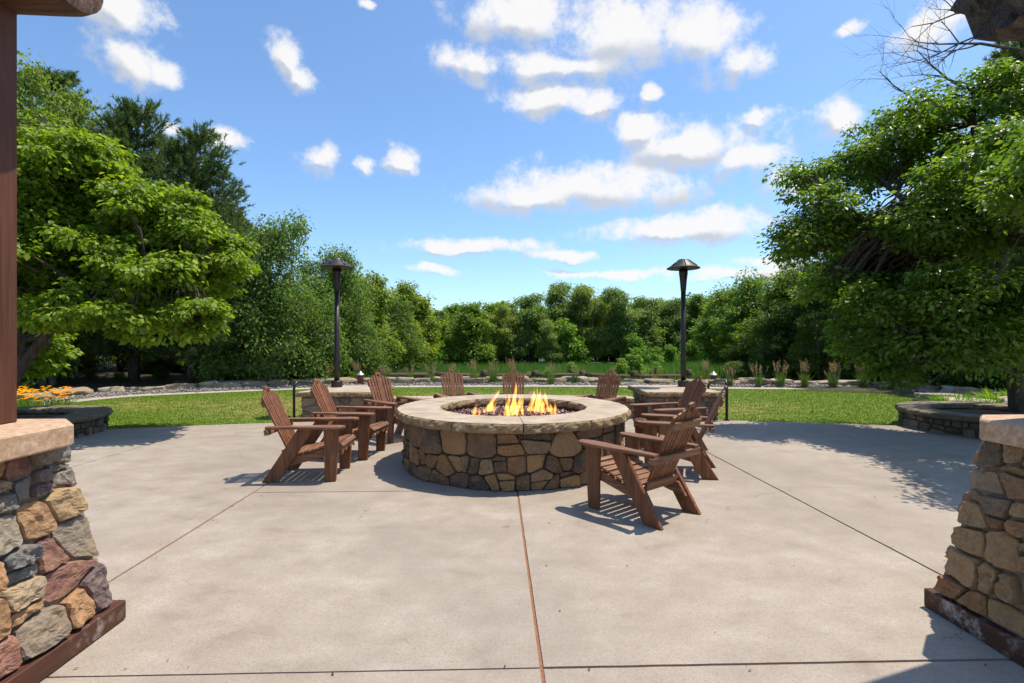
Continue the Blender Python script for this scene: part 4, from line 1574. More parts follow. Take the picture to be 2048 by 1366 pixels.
def in_ellipsoids(ells, n, rg, shell=0.5, gaps=0.0, thr=-0.14):
    """clump centres: spread over the ellipsoids by surface, biased to the outer shell, hidden overlaps thinned"""
    w = np.array([e[1][0] * e[1][1] + e[1][1] * e[1][2] + e[1][0] * e[1][2] for e in ells])
    w = w / w.sum()
    out = []
    for e, k in zip(ells, np.maximum(1, (w * n * (1.7 if gaps else 1.0)).astype(int))):
        d = rg.normal(size=(k, 3))
        d /= np.linalg.norm(d, axis=1, keepdims=True)
        r = shell + (1 - shell) * rg.random(k) ** 0.6
        r = np.where(rg.random(k) < 0.10, r + rg.uniform(0.08, 0.28, k), r)
        out.append(np.array(e[0]) + d * r[:, None] * np.array(e[1]))
    out = np.concatenate(out)
    if gaps:
        q = rg.uniform(0, 50)
        keep = np.array([mnoise.noise(Vector((c[0] * gaps + q, c[1] * gaps, c[2] * gaps * 1.7))) > thr for c in out])
        out = out[keep]
    return out


def branches(soup, limbs, centers, rg, r_tip=0.012, frac=1.0, sides=5):
    """join clump centres to the nearest limb point with curved twigs"""
    nodes, nr = [], []
    for pts, rads in limbs:
        for i in range(len(pts) - 1):
            for k in range(5):
                t = k / 5
                nodes.append(np.array(pts[i]) * (1 - t) + np.array(pts[i + 1]) * t)
                nr.append(rads[i] * (1 - t) + rads[i + 1] * t)
        nodes.append(np.array(pts[-1]))
        nr.append(rads[-1])
    nodes, nr = np.array(nodes), np.array(nr)
    for c in centers:
        if rg.random() > frac:
            continue
        dv = nodes - c
        dist = np.linalg.norm(dv * np.array([1, 1, 0.8]), axis=1) + 0.35 * np.maximum(0, nodes[:, 2] - c[2])
        j = int(np.argmin(dist))
        a = nodes[j]
        mid = (a + c) / 2 + np.array([0, 0, 0.12 * np.linalg.norm(c - a)]) + rg.normal(size=3) * 0.05
        r0 = min(nr[j] * 0.6, 0.012 + 0.016 * np.linalg.norm(c - a))
        soup.tube([a, (a * 0.45 + mid * 0.55), mid, (mid * 0.4 + c * 0.6), c], [r0, r0 * 0.85, r0 * 0.7, r0 * 0.5, r_tip * 0.5], sides, caps=False)


def make_tree(name, label, cat, base, limbs, ells, n_clumps, clump_r, per, leaf, mat, bark='bark', aspect=0.6, flat=0.5, droop=0.35, seed=1, group=None, twig=1.0, shell=0.5, sides=10, up=1.0, gaps=0.0, thr=-0.14):
    rg = np.random.default_rng(seed)
    t = thing(name, label, cat, base, group=group)
    cen = in_ellipsoids(ells, n_clumps, rg, shell, gaps, thr)
    rad = clump_r * rg.uniform(0.6, 1.4, len(cen))
    s = Soup()
    for pts, rads in limbs:
        q = [Vector(v) for v in smooth_line([Vector(p) for p in pts], 4)]
        rr = np.interp(np.linspace(0, 1, len(q)), np.linspace(0, 1, len(rads)), rads)
        s.tube(q, list(rr), sides, rough=0.18, seed=seed)
    branches(s, limbs, cen, rg, frac=twig)
    link('trunk', s.mesh('trunk', M[bark], True), t)
    V, Fc = clump_leaves(cen, rad, per, leaf, aspect, flat, droop, rg, up)
    link('crown', np_mesh('crown', V, Fc, M[mat]), t)
    return t


def loc(p, base):
    return tuple(Vector(p) - Vector(base))


def ell(px, py, Y, rx, ry, base, ry_depth=None):
    """lobe of a crown from its place in the photograph: pixel centre and half sizes at distance Y"""
    c = P(px, py, Y)
    k = Y / F
    return (loc(c, base), (rx * k, (ry_depth or rx * k), ry * k))


# the maple growing from the shaded planter
bL = (-7.72, 7.7, 0.2)
limbsL = [
    ([loc(p, bL) for p in [(-7.72, 7.7, 0.15), (-7.50, 7.75, 0.85), (-7.12, 7.85, 1.50), (-6.65, 8.0, 2.15), (-6.2, 8.1, 2.9), (-5.9, 8.2, 3.5)]], [0.085, 0.072, 0.065, 0.055, 0.04, 0.02]),
    ([loc(p, bL) for p in [(-7.45, 7.76, 0.95), (-7.55, 7.9, 1.7), (-7.3, 8.0, 2.7), (-7.0, 8.0, 3.6), (-6.9, 8.1, 4.4)]], [0.06, 0.052, 0.045, 0.035, 0.018]),
    ([loc(p, bL) for p in [(-6.9, 7.92, 1.8), (-6.2, 7.7, 2.1), (-5.5, 7.6, 2.3), (-4.9, 7.6, 2.4)]], [0.07, 0.05, 0.035, 0.015]),
    ([loc(p, bL) for p in [(-6.9, 7.9, 1.8), (-6.5, 8.5, 2.4), (-5.9, 9.0, 3.0), (-5.3, 9.2, 3.3)]], [0.06, 0.05, 0.035, 0.015]),
    ([loc(p, bL) for p in [(-7.5, 7.8, 1.2), (-8.0, 7.6, 2.0), (-8.3, 7.5, 3.0)]], [0.07, 0.05, 0.02]),
]
ellsL = [ell(130, 345, 8.0, 125, 80, bL, 0.9), ell(70, 420, 7.8, 110, 110, bL, 0.9), ell(250, 420, 8.0, 110, 58, bL, 0.8), ell(330, 425, 8.2, 95, 60, bL, 0.8), ell(395, 500, 8.3, 90, 68, bL, 0.8),
         ell(430, 545, 8.2, 60, 48, bL, 0.5), ell(180, 520, 7.7, 130, 70, bL, 0.9), ell(300, 560, 7.6, 110, 60, bL, 0.8), ell(360, 620, 7.5, 62, 58, bL, 0.5), ell(230, 630, 7.4, 110, 52, bL, 0.7),
         ell(90, 600, 7.4, 90, 60, bL, 0.7), ell(70, 705, 8.6, 55, 42, bL, 0.4), ell(20, 300, 8.4, 80, 90, bL, 0.9), ell(-40, 500, 7.6, 120, 160, bL, 1.0)]
make_tree('maple_tree', 'bright green layered maple growing out of the shaded round planter', 'tree', bL, limbsL, ellsL, 640, 0.25, 125, 0.078, 'leaf_maple', aspect=0.72, flat=0.40, droop=0.5, seed=4, shell=0.4, gaps=1.1, thr=-0.28)

# the glossy tree over the other planter
bR = (8.35, 8.45, 0.2)
limbsR = [
    ([loc(p, bR) for p in [(8.35, 8.45, 0.12), (8.15, 8.35, 1.2), (7.7, 8.2, 2.2), (7.4, 8.1, 3.3), (7.3, 8.1, 4.4), (7.2, 8.0, 5.4)]], [0.13, 0.115, 0.10, 0.08, 0.05, 0.02]),
    ([loc(p, bR) for p in [(7.8, 8.13, 1.4), (7.0, 8.0, 2.2), (6.2, 7.9, 2.8), (5.5, 7.9, 3.3), (4.9, 8.0, 3.6)]], [0.09, 0.07, 0.05, 0.03, 0.012]),
    ([loc(p, bR) for p in [(7.6, 8.1, 2.3), (6.9, 8.3, 3.2), (6.2, 8.5, 4.0), (5.7, 8.6, 4.5)]], [0.08, 0.06, 0.04, 0.015]),
    ([loc(p, bR) for p in [(7.8, 8.1, 1.6), (7.4, 7.2, 2.2), (6.9, 6.4, 2.6), (6.4, 5.9, 2.8)]], [0.08, 0.06, 0.04, 0.015]),
    ([loc(p, bR) for p in [(7.5, 8.1, 2.8), (7.6, 7.3, 3.9), (7.5, 6.8, 4.7)]], [0.07, 0.05, 0.02]),
    ([loc(p, bR) for p in [(7.6, 8.1, 2.5), (8.4, 8.4, 3.5), (8.9, 8.6, 4.6)]], [0.08, 0.06, 0.02]),
    ([loc(p, bR) for p in [(7.9, 8.15, 0.9), (7.0, 7.6, 1.35), (6.3, 7.2, 1.35), (5.75, 7.0, 1.15)]], [0.06, 0.045, 0.03, 0.01]),
]
ellsR = [ell(1800, 290, 8.6, 120, 75, bR, 1.0), ell(1690, 380, 8.4, 110, 80, bR, 1.0), ell(1640, 470, 8.2, 75, 75, bR, 0.9), ell(1760, 480, 8.0, 130, 110, bR, 1.2), ell(1985, 235, 8.0, 90, 100, bR, 1.0),
         ell(1920, 380, 7.4, 130, 110, bR, 1.1), ell(2040, 430, 7.0, 120, 150, bR, 1.2), ell(1690, 570, 8.6, 95, 65, bR, 0.9), ell(1820, 600, 7.6, 140, 85, bR, 1.1), ell(1970, 580, 6.7, 120, 110, bR, 1.0),
         ell(1930, 690, 7.0, 130, 60, bR, 0.9), ell(1800, 690, 7.8, 100, 55, bR, 0.8), ell(1850, 745, 7.4, 90, 28, bR, 0.6), ell(2090, 640, 6.4, 110, 130, bR, 1.0), ell(2130, 300, 8.2, 130, 180, bR, 1.2), ell(2150, 370, 5.4, 165, 90, bR, 0.75), ell(2170, 460, 6.3, 150, 90, bR, 0.8), ell(2260, 330, 6.0, 160, 110, bR, 0.8), ell(2120, 300, 6.0, 150, 90, bR, 0.8), ell(2110, 330, 5.0, 110, 70, bR, 0.5)]
tr = make_tree('broadleaf_tree', 'tall glossy green tree shading the patio from the round planter by the lawn', 'tree', bR, limbsR, ellsR, 1480, 0.26, 108, 0.070, 'leaf_right', aspect=0.6, flat=0.6, droop=0.45, seed=6, shell=0.25, gaps=0.9, thr=-0.02)


def bare_sprays(name, parent, starts, rg, depth=4, mat='deadwood'):
    s = Soup()

    def grow(p, d, L, r, lev):
        pts, rads = [p.copy()], [r]
        q = p.copy()
        n = 5
        dd = d.normalized()
        kids = []
        for i in range(n):
            dd = (dd + Vector(rg.normal(0, 0.13, 3))).normalized()
            q = q + dd * (L / n)
            pts.append(q.copy())
            rads.append(r * (1 - 0.75 * (i + 1) / n))
            if lev > 0 and i >= 1:
                kids.append((q.copy(), dd.copy(), r * (1 - 0.75 * (i + 1) / n)))
        s.tube(pts, rads, 5, caps=False)
        for (kp, kd, kr) in kids:
            for _ in range(1 if rg.random() < 0.65 else 2):
                side = kd.orthogonal().normalized()
                side.rotate(Matrix.Rotation(rg.uniform(0, 6.28), 3, kd))
                grow(kp, kd * 0.8 + side * 0.75 + Vector((0, 0, 0.1)), L * rg.uniform(0.35, 0.6), max(0.002, kr * 0.7), lev - 1)

    for (p, d, L, r) in starts:
        grow(Vector(p), Vector(d), L, r, depth)
    return link(name, s.mesh(name, M[mat], True), parent)


rgb = np.random.default_rng(12)
bare_sprays('dead_twigs', tr, [(loc((7.0, 7.7, 1.45), bR), (-0.9, 0.15, -0.12), 1.5, 0.018), (loc((6.6, 7.3, 1.9), bR), (-0.9, 0.1, -0.30), 1.2, 0.014), (loc((7.3, 7.4, 1.2), bR), (-0.8, -0.3, 0.0), 1.5, 0.016)], rgb, 2, 'palebark')
# bare crown of a dying tree rising behind it
bB = (10.9, 10.0, 0.0)
bt = thing('bare_tree', 'leafless dying tree with fine dark twigs reaching over the glossy tree', 'tree', bB)
s_ = Soup()
s_.tube([(0, 0, 0), (0.1, 0, 2), (0, 0.1, 4.5), (-0.2, 0, 6.5), (-0.3, 0, 8.2)], [0.2, 0.17, 0.13, 0.08, 0.03], 10, rough=0.15)
link('trunk', s_.mesh('trunk', M['deadwood'], True), bt)
bare_sprays('bare_branches', bt, [(loc(P(2040, 100, 9.8), bB), (-1, 0, 0.05), 2.1, 0.035), (loc(P(2010, 190, 9.6), bB), (-1, 0, 0.02), 1.9, 0.028), (loc(P(1840, 212, 9.2), bB), (-0.85, -0.05, 0.55), 1.05, 0.02),
                              (loc(P(2030, 40, 10), bB), (-1, 0, 0.25), 1.9, 0.03), (loc(P(1960, 175, 9.3), bB), (-1, 0, -0.25), 1.0, 0.018), (loc(P(2030, 60, 9.6), bB), (-0.9, -0.1, -0.15), 1.7, 0.028)], rgb, 2, 'deadwood')
for a, b in ((P(2040, 100, 9.8), 0), (P(2010, 190, 9.6), 0), (P(1840, 212, 9.2), 0)):
    pass
s_ = Soup()
for tgt in (P(2040, 100, 9.8), P(2010, 190, 9.6), P(2030, 40, 10), P(2030, 60, 9.6)):
    q = Vector(loc(tgt, bB))
    a = Vector((-0.05, 0, max(1.0, q.z - 1.2)))
    s_.tube([a, a.lerp(q, 0.5) + Vector((0, 0, 0.15)), q], [0.07, 0.05, 0.034], 7, caps=False)
q = Vector(loc(P(1840, 212, 9.2), bB))
s_.tube([Vector((0, 0, 3.2)), Vector((-1.2, -0.3, 4.2)), q], [0.06, 0.045, 0.02], 7, caps=False)
link('limb', s_.mesh('limb', M['deadwood'], True), bt)


# ---- pines
def pine_mesh(seed, height, spread, open_top=0.3, z0=1.0):
    rg = np.random.default_rng(seed)
    s = Soup()
    bend = rg.normal(0, 0.15, 2)
    trunk = [(bend[0] * math.sin(k * 2.0), bend[1] * math.sin(k * 1.6), height * k) for k in np.linspace(0, 1, 9)]
    s.tube(trunk, list(np.linspace(0.17, 0.015, 9)), 9, rough=0.2, seed=seed)
    tips, dirs = [], []
    z = z0
    while z < height * 0.985:
        k = z / height
        prof = spread * (1 - k) ** 0.62 * (0.75 + 0.4 * rg.random())
        if k < 0.28:
            prof *= 0.55 + 1.6 * k
        for b in range(rg.integers(4, 7)):
            a = rg.random() * 6.283
            L = prof * rg.uniform(0.55, 1.12) + 0.22
            rise = 0.05 + 0.65 * k + rg.normal(0, 0.12)
            pts = []
            n = 6
            tx, ty = np.interp(k, np.linspace(0, 1, 9), [q[0] for q in trunk]), np.interp(k, np.linspace(0, 1, 9), [q[1] for q in trunk])
            for i in range(n + 1):
                u = i / n
                pts.append(Vector((tx + math.cos(a) * L * u, ty + math.sin(a) * L * u, z + L * (rise * u * 0.55 + 0.30 * u * u - 0.12 * math.sin(u * 3)))))
            s.tube(pts, list(np.linspace(0.012 + 0.013 * L, 0.006, n + 1)), 5, caps=False)
            nt = int(8 + L * 24)
            for q in range(nt):
                u = rg.uniform(0.22, 1.0) ** 0.75
                i = min(n - 1, int(u * n))
                p = pts[i].lerp(pts[i + 1], u * n - i)
                side = (1 - 0.45 * u) * 0.36 * min(1.2, L)
                off = Vector((rg.normal(0, side), rg.normal(0, side), rg.normal(0.06, 0.07)))
                dr = Vector((math.cos(a) * 0.5, math.sin(a) * 0.5, 0.55 + 0.3 * rg.random())) + off * 1.2
                tips.append(p + off)
                dirs.append(dr.normalized())
            tips.append(pts[-1])
            dirs.append(Vector((math.cos(a) * 0.4, math.sin(a) * 0.4, 0.9)).normalized())
        z += rg.uniform(0.17, 0.33)
    tips = np.array([tuple(t) for t in tips])
    dirs = np.array([tuple(t) for t in dirs])
    per = 22
    C = np.repeat(tips, per, 0)
    D = np.repeat(dirs, per, 0) * 0.75 + rg.normal(size=(len(C), 3)) * 0.55
    D /= np.linalg.norm(D, axis=1, keepdims=True)
    C = C + np.repeat(dirs, per, 0) * rg.uniform(-0.10, 0.07, (len(C), 1))
    L = rg.uniform(0.10, 0.19, (len(C), 1))
    side = np.cross(D, rg.normal(size=D.shape))
    side /= np.linalg.norm(side, axis=1, keepdims=True)
    w = 0.012
    V = np.stack([C - side * w, C + side * w, C + D * L], 1).reshape(-1, 3)
    Fc = np.arange(len(V), dtype=np.int32).reshape(-1, 3)
    return s.mesh('trunk', M['bark'], True), np_mesh('crown', V, Fc, M['needle'])


PINES = [pine_mesh(1, 8.8, 2.3), pine_mesh(2, 8.3, 2.7), pine_mesh(3, 10.2, 2.3)]


def place_pine(k, px, Y, scale, rot, label, group='pines behind the maple'):
    x = (px - CX) / F * Y
    t = thing('pine_tree', label, 'tree', (x, Y, ground_z(x, Y) - 0.05), rot, group)
    t.scale = (scale, scale, scale)
    link('trunk', PINES[k][0], t)
    link('crown', PINES[k][1], t)


place_pine(0, 268, 17.2, 1.05, 0.3, 'tall pointed dark pine rising directly behind the maple crown')
place_pine(1, 385, 16.6, 0.99, 1.9, 'broad open pine beside the maple with tufted branches towards the sky')
place_pine(2, 140, 18.6, 1.07, 4.0, 'tallest pine partly hidden behind the maple and the loose birch')
place_pine(1, 20, 17.5, 0.95, 5.2, 'pine standing behind the timber post and the maple')
place_pine(0, 470, 19.5, 0.72, 2.4, 'short pine between the broad pine and the weeping birch')
place_pine(2, 2010, 14.5, 0.97, 1.0, 'pine standing behind the glossy tree and the bare twigs')
place_pine(1, 1900, 16.5, 0.85, 0.5, 'pine hidden deep behind the glossy tree')


# ---- shared crowns for the trees further off
def crown_type(seed, ells, limbs, n, cr, per, leaf, mat, bark='bark', aspect=0.5, flat=0.7, droop=0.4, shell=0.35, twig=0.5, sides=8, up=1.0):
    rg = np.random.default_rng(seed)
    cen = in_ellipsoids(ells, n, rg, shell)
    s = Soup()
    for pts, rads in limbs:
        q = [Vector(v) for v in smooth_line([Vector(p) for p in pts], 3)]
        rr = np.interp(np.linspace(0, 1, len(q)), np.linspace(0, 1, len(rads)), rads)
        s.tube(q, list(rr), sides, rough=0.15, seed=seed)
    branches(s, limbs, cen, rg, frac=twig, sides=4)
    V, Fc = clump_leaves(cen, cr * rg.uniform(0.55, 1.4, len(cen)), per, leaf, aspect, flat, droop, rg, up)
    return s.mesh('trunk', M[bark], True), np_mesh('crown', V, Fc, M[mat])


def rand_ells(seed, n, h0, h1, spread, r0, r1):
    rg = random.Random(seed)
    out = []
    for i in range(n):
        k = i / max(1, n - 1)
        z = h0 + (h1 - h0) * k
        sp = spread * (1.0 - 0.65 * k ** 1.5)
        a = rg.uniform(0, 6.28)
        d = sp * rg.uniform(0.2, 0.8)
        r = (r0 + (r1 - r0) * rg.random()) * (1.05 - 0.40 * k)
        out.append(((d * math.cos(a), d * math.sin(a), z), (r, r, r * rg.uniform(0.7, 1.0))))
    return out


def fork_limbs(seed, n, h, spread, r):
    rg = random.Random(seed)
    L = []
    for i in range(n):
        a = 6.28 * i / n + rg.uniform(-0.5, 0.5)
        d = spread * rg.uniform(0.4, 1.0)
        pts = [(0.12 * math.cos(a), 0.12 * math.sin(a), -0.2), (0.25 * d * math.cos(a), 0.25 * d * math.sin(a), h * 0.25), (0.55 * d * math.cos(a + 0.2), 0.55 * d * math.sin(a + 0.2), h * 0.55), (d * math.cos(a + 0.1), d * math.sin(a + 0.1), h * rg.uniform(0.8, 1.0))]
        L.append((pts, [r, r * 0.8, r * 0.5, r * 0.12]))
    return L


# weeping birches beside the lamp
birch = crown_type(41, [((0, 0, 1.4), (1.7, 1.4, 1.2)), ((-0.7, 0, 2.5), (1.2, 1.1, 1.1)), ((0.6, 0, 2.4), (1.15, 1.1, 1.1)), ((-0.2, 0, 3.7), (0.9, 0.9, 0.95)), ((0.35, 0, 4.5), (0.65, 0.65, 0.65)), ((-0.55, 0.2, 4.4), (0.5, 0.5, 0.6)), ((1.3, 0.2, 1.0), (0.8, 0.8, 0.9)), ((-1.4, 0, 1.0), (0.9, 0.9, 0.9))],
                   fork_limbs(3, 3, 4.6, 0.7, 0.09), 330, 0.40, 130, 0.085, 'leaf_birch', 'palebark', 0.62, 1.15, 0.8, 0.3, 0.5, up=0.5)
birch2 = crown_type(42, [((0, 0, 1.8), (1.4, 1.2, 1.5)), ((0.5, 0, 3.2), (1.0, 1.0, 1.1)), ((-0.5, 0, 4.3), (0.85, 0.85, 1.0)), ((0.1, 0, 5.6), (0.7, 0.7, 0.9)), ((-0.6, 0, 6.6), (0.5, 0.5, 0.6)), ((0.6, 0, 6.3), (0.45, 0.45, 0.6))],
                    fork_limbs(4, 2, 6.8, 0.6, 0.10), 260, 0.42, 110, 0.10, 'leaf_birch', 'palebark', 0.6, 1.0, 0.7, 0.25, 0.6, up=0.5)
types = {
    'round': crown_type(51, rand_ells(1, 9, 1.8, 6.2, 2.3, 1.2, 1.8), fork_limbs(5, 4, 6.0, 1.8, 0.14), 230, 0.62, 80, 0.24, 'leaf_far', flat=0.7),
    'tall': crown_type(52, rand_ells(2, 10, 1.6, 8.2, 1.9, 1.0, 1.5), fork_limbs(6, 3, 8.0, 1.2, 0.15), 230, 0.62, 80, 0.24, 'leaf_far', flat=0.75),
    'willow': crown_type(53, rand_ells(3, 12, 2.3, 8.0, 2.9, 0.85, 1.35), fork_limbs(7, 5, 8.0, 2.6, 0.16), 260, 0.62, 110, 0.22, 'leaf_willow', aspect=0.36, flat=0.9, droop=0.9, twig=0.8, up=0.6),
    'willow2': crown_type(54, rand_ells(8, 11, 2.0, 8.6, 2.4, 0.8, 1.25), fork_limbs(9, 4, 8.4, 2.2, 0.15), 250, 0.62, 110, 0.22, 'leaf_willow', aspect=0.36, flat=0.9, droop=0.9, twig=0.8, up=0.6),
    'low': crown_type(55, rand_ells(5, 8, 0.6, 3.2, 1.9, 0.8, 1.3), fork_limbs(11, 4, 3.2, 1.4, 0.08), 170, 0.48, 75, 0.20, 'leaf_bright', flat=0.7),
    'dark': crown_type(56, rand_ells(6, 11, 0.7, 5.6, 2.1, 1.0, 1.6), fork_limbs(12, 4, 5.4, 1.6, 0.11), 330, 0.46, 95, 0.125, 'leaf_dark', flat=0.65),
    'mid': crown_type(57, rand_ells(16, 11, 0.9, 4.6, 2.2, 0.9, 1.4), fork_limbs(13, 4, 4.6, 1.7, 0.10), 300, 0.42, 95, 0.13, 'leaf_far', flat=0.65),
    'bush': crown_type(58, rand_ells(7, 6, 0.3, 1.2, 0.8, 0.45, 0.7), fork_limbs(14, 4, 1.2, 0.6, 0.03), 120, 0.25, 70, 0.085, 'leaf_dark', flat=0.7, twig=0.4),
    'shrub': crown_type(59, rand_ells(9, 6, 0.35, 1.4, 0.55, 0.28, 0.45), fork_limbs(15, 5, 1.5, 0.5, 0.02), 70, 0.2, 55, 0.085, 'leaf_bright', flat=0.7, twig=0.8),
}
types['birch'], types['birch2'] = birch, birch2


def place(kind, name, px, Y, top_py, label, cat='tree', group=None, rot=None, natural=None, wide=1.0, z=None, rng=random.Random(99)):
    """stand a tree at distance Y so that its top reaches a height read off the photograph"""
    x = (px - CX) / F * Y
    zb = ground_z(x, Y) if z is None else z
    me = types[kind][1]
    h = natural or types_h[kind]
    top = CAMH + (CY - top_py) / F * Y
    s = (top - zb) / h
    t = thing(name, label, cat, (x, Y, zb - 0.03), rng.uniform(0, 6.28) if rot is None else rot, group)
    t.scale = (s * wide, s * wide, s)
    link('trunk', types[kind][0], t)
    link('crown', me, t)
    return t


types_h = {}
for k, (a, b) in types.items():
    co = np.empty(len(b.vertices) * 3, dtype=np.float32)
    b.vertices.foreach_get('co', co)
    types_h[k] = float(np.percentile(co.reshape(-1, 3)[:, 2], 99.6))

place('birch', 'birch_tree', 555, 16.9, 440, 'full weeping birch with pale green leaves between the pines and the lamp', group='birches by the lamp', rot=0.2, wide=0.98)
place('birch', 'birch_tree', 680, 19.5, 500, 'narrower weeping birch directly behind the lamp post at the meadow corner', group='birches by the lamp', rot=2.7, wide=0.86)
place('birch2', 'birch_tree', 95, 15.5, 150, 'tall loose birch rising above the maple beside the timber post', group='birches by the lamp', rot=1.0, wide=0.75)
for (px, Y, ty, kind, wd) in [(745, 27, 548, 'tall', 1.0), (800, 33, 566, 'tall', 1.0), (700, 34, 545, 'round', 0.9), (845, 39, 592, 'round', 0.9), (770, 30, 590, 'dark', 1.2), (640, 24, 520, 'dark', 1.0)]:
    place(kind, 'woodland_tree', px, Y, ty, {'tall': 'tall mid green tree at the meadow edge behind the birches', 'round': 'rounded mid green tree behind the birches', 'dark': 'dark dense tree squeezed between the birches'}[kind], group='trees behind the birches', wide=wd)
for (px, Y, ty, wd) in [(880, 47, 622, 1.0), (935, 45, 607, 1.0), (905, 54, 612, 1.0), (985, 53, 628, 0.9), (820, 44, 590, 0.9), (1320, 56, 602, 1.0), (1270, 60, 605, 1.0), (1405, 50, 590, 1.0), (1370, 58, 600, 1.1), (1450, 44, 585, 0.9)]:
    place('round', 'woodland_tree', px, Y, ty, 'round crowned woodland tree at the far edge of the meadow', group='round trees beyond the meadow', wide=wd)
for (px, Y, ty, kind, wd) in [(1060, 47, 590, 'willow', 0.95), (1120, 49, 566, 'willow2', 0.95), (1005, 47, 612, 'willow', 0.9), (1170, 48, 572, 'willow', 0.9), (1235, 47, 577, 'willow2', 0.95), (1210, 52, 590, 'willow', 0.95), (1290, 49, 596, 'willow', 1.0), (1345, 50, 598, 'willow2', 0.9), (1095, 45, 640, 'willow2', 0.9)]:
    place(kind, 'willow_tree', px, Y, ty, 'pale green willow with dark forked trunks beyond the meadow', group='willows beyond the meadow', wide=wd * 1.3)
for (px, Y, ty) in [(1130, 46, 640), (1270, 45, 668), (860, 44, 660), (770, 38, 655), (955, 45, 662), (1380, 45, 682), (1340, 46, 690), (1415, 43, 684), (1310, 45, 694), (910, 46, 675)]:
    place('low', 'meadow_bush', px, Y, ty, 'light green bush at the far rim of the meadow', 'bush', 'bushes at the meadow rim', wide=0.95)
rfar = random.Random(23)
for i in range(26):
    px = 690 + i * 32 + rfar.uniform(-10, 10)
    place('round', 'woodland_tree', px, 55 + rfar.uniform(-4, 6), rfar.uniform(600, 640), 'broad woodland tree closing the gap behind the willows', group='trees closing the wood behind the willows', wide=rfar.uniform(1.0, 1.5))
# the darker wood closing the bright side
for (px, Y, ty, kind, wd) in [(1500, 24, 552, 'mid', 0.95), (1565, 21, 545, 'mid', 1.0), (1450, 27, 580, 'mid', 0.95), (1620, 19.5, 520, 'dark', 1.0), (1540, 19.6, 630, 'dark', 1.1), (1690, 18.4, 470, 'dark', 0.9), (1780, 18.5, 430, 'dark', 0.9), (1880, 17.5, 400, 'dark', 0.9), (1990, 17, 330, 'dark', 0.85), (1480, 22, 665, 'dark', 1.1), (1750, 17.2, 600, 'dark', 1.1), (1850, 16.5, 590, 'dark', 1.1), (1640, 17.8, 620, 'dark', 1.1), (1960, 15.5, 580, 'dark', 1.1), (2070, 15, 420, 'dark', 0.9), (1600, 26, 540, 'round', 0.8), (2150, 15, 350, 'dark', 0.9), (1700, 24, 440, 'tall', 0.8), (1820, 22, 400, 'tall', 0.8)]:
    place(kind, 'woodland_tree', px, Y, ty, {'dark': 'dark dense tree in the wood behind the glossy tree', 'mid': 'mid green bushy tree between the lamp and the glossy tree', 'tall': 'tall woodland tree rising deep in the wood behind the glossy tree', 'round': 'round woodland tree just beyond the glossy tree'}[kind], group='wood behind the glossy tree', wide=wd)
# shade-side wood behind the pines
for (px, Y, ty, kind, wd) in [(60, 21, 430, 'dark', 0.9), (180, 22, 470, 'dark', 0.9), (300, 22, 500, 'dark', 0.9), (410, 22, 530, 'dark', 0.9), (500, 22, 560, 'dark', 0.9), (120, 20, 640, 'dark', 1.3), (240, 20.5, 630, 'dark', 1.3), (340, 20.5, 640, 'dark', 1.3), (440, 20.5, 640, 'dark', 1.3), (20, 18, 600, 'dark', 1.1), (-60, 18, 420, 'dark', 0.9), (-120, 16, 400, 'dark', 0.9), (590, 22, 600, 'dark', 1.0), (-30, 13.5, 520, 'mid', 0.8)]:
    place(kind, 'woodland_tree', px, Y, ty, {'dark': 'dark dense tree in the wood behind the pines', 'mid': 'mid green bushy tree behind the timber post'}[kind], group='wood behind the pines', wide=wd)
rr = random.Random(4)
for (px, Y, ty) in [(30, 14.2, 715), (110, 16.8, 728), (180, 17.4, 735), (240, 17.0, 742), (320, 17.4, 730), (400, 17.6, 728), (455, 17.2, 735), (505, 17.8, 728), (600, 17.6, 725), (655, 17.5, 730), (700, 18.6, 725)]:
    place('bush', 'undergrowth_bush', px, Y, ty, 'dark low bush growing between the pine trunks and the boulders', 'bush', 'bushes under the pines', wide=1.1)
for (px, Y, ty) in [(1470, 19.5, 722), (1590, 19.0, 735), (1655, 18.4, 715), (1770, 17.6, 732), (1800, 16.2, 718), (1860, 15.2, 705), (1920, 14.4, 700), (1985, 13.8, 690), (2050, 13.2, 690)]:
    place('bush', 'undergrowth_bush', px, Y, ty, 'dark low bush at the foot of the wood behind the feather grass', 'bush', 'bushes at the foot of the dark wood', wide=1.2)
for (px, Y, ty) in [(1266, 20.0, 694), (1145, 19.0, 722), (1095, 18.0, 735), (1240, 19.5, 715), (650, 17.2, 735), (705, 17.3, 742), (748, 17.6, 752), (1310, 19, 722), (1060, 19, 742)]:
    place('shrub', 'young_shrub', px, Y, ty, 'bright green young shrub growing by the log fence', 'shrub', 'young shrubs by the fence', z=ground_z((px - CX) / F * Y, Y) - 0.05)


# ---- grasses
def blade_arrays(base, dirv, L, w, bend, rg):
    """three-point bent blades: two stacked triangles"""
    n = len(base)
    side = np.cross(dirv, rg.normal(size=(n, 3)))
    side /= np.maximum(1e-6, np.linalg.norm(side, axis=1, keepdims=True))
    m = base + dirv * L[:, None] * 0.55
    out = dirv.copy()
    out[:, 2] = 0
    tip = m + (dirv * 0.45 + out * bend[:, None]) * L[:, None] - np.array([0, 0, 1.0]) * (bend * L * 0.25)[:, None]
    W = w[:, None] * 0.5
    V = np.stack([base - side * W, base + side * W, m + side * W * 0.8, m - side * W * 0.8, tip], 1).reshape(-1, 3)
    k = np.arange(n, dtype=np.int32)[:, None] * 5
    Fc = np.concatenate([k + np.array([[0, 1, 2]]), k + np.array([[0, 2, 3]]), k + np.array([[3, 2, 4]])], 1).reshape(-1, 3)
    return V, Fc


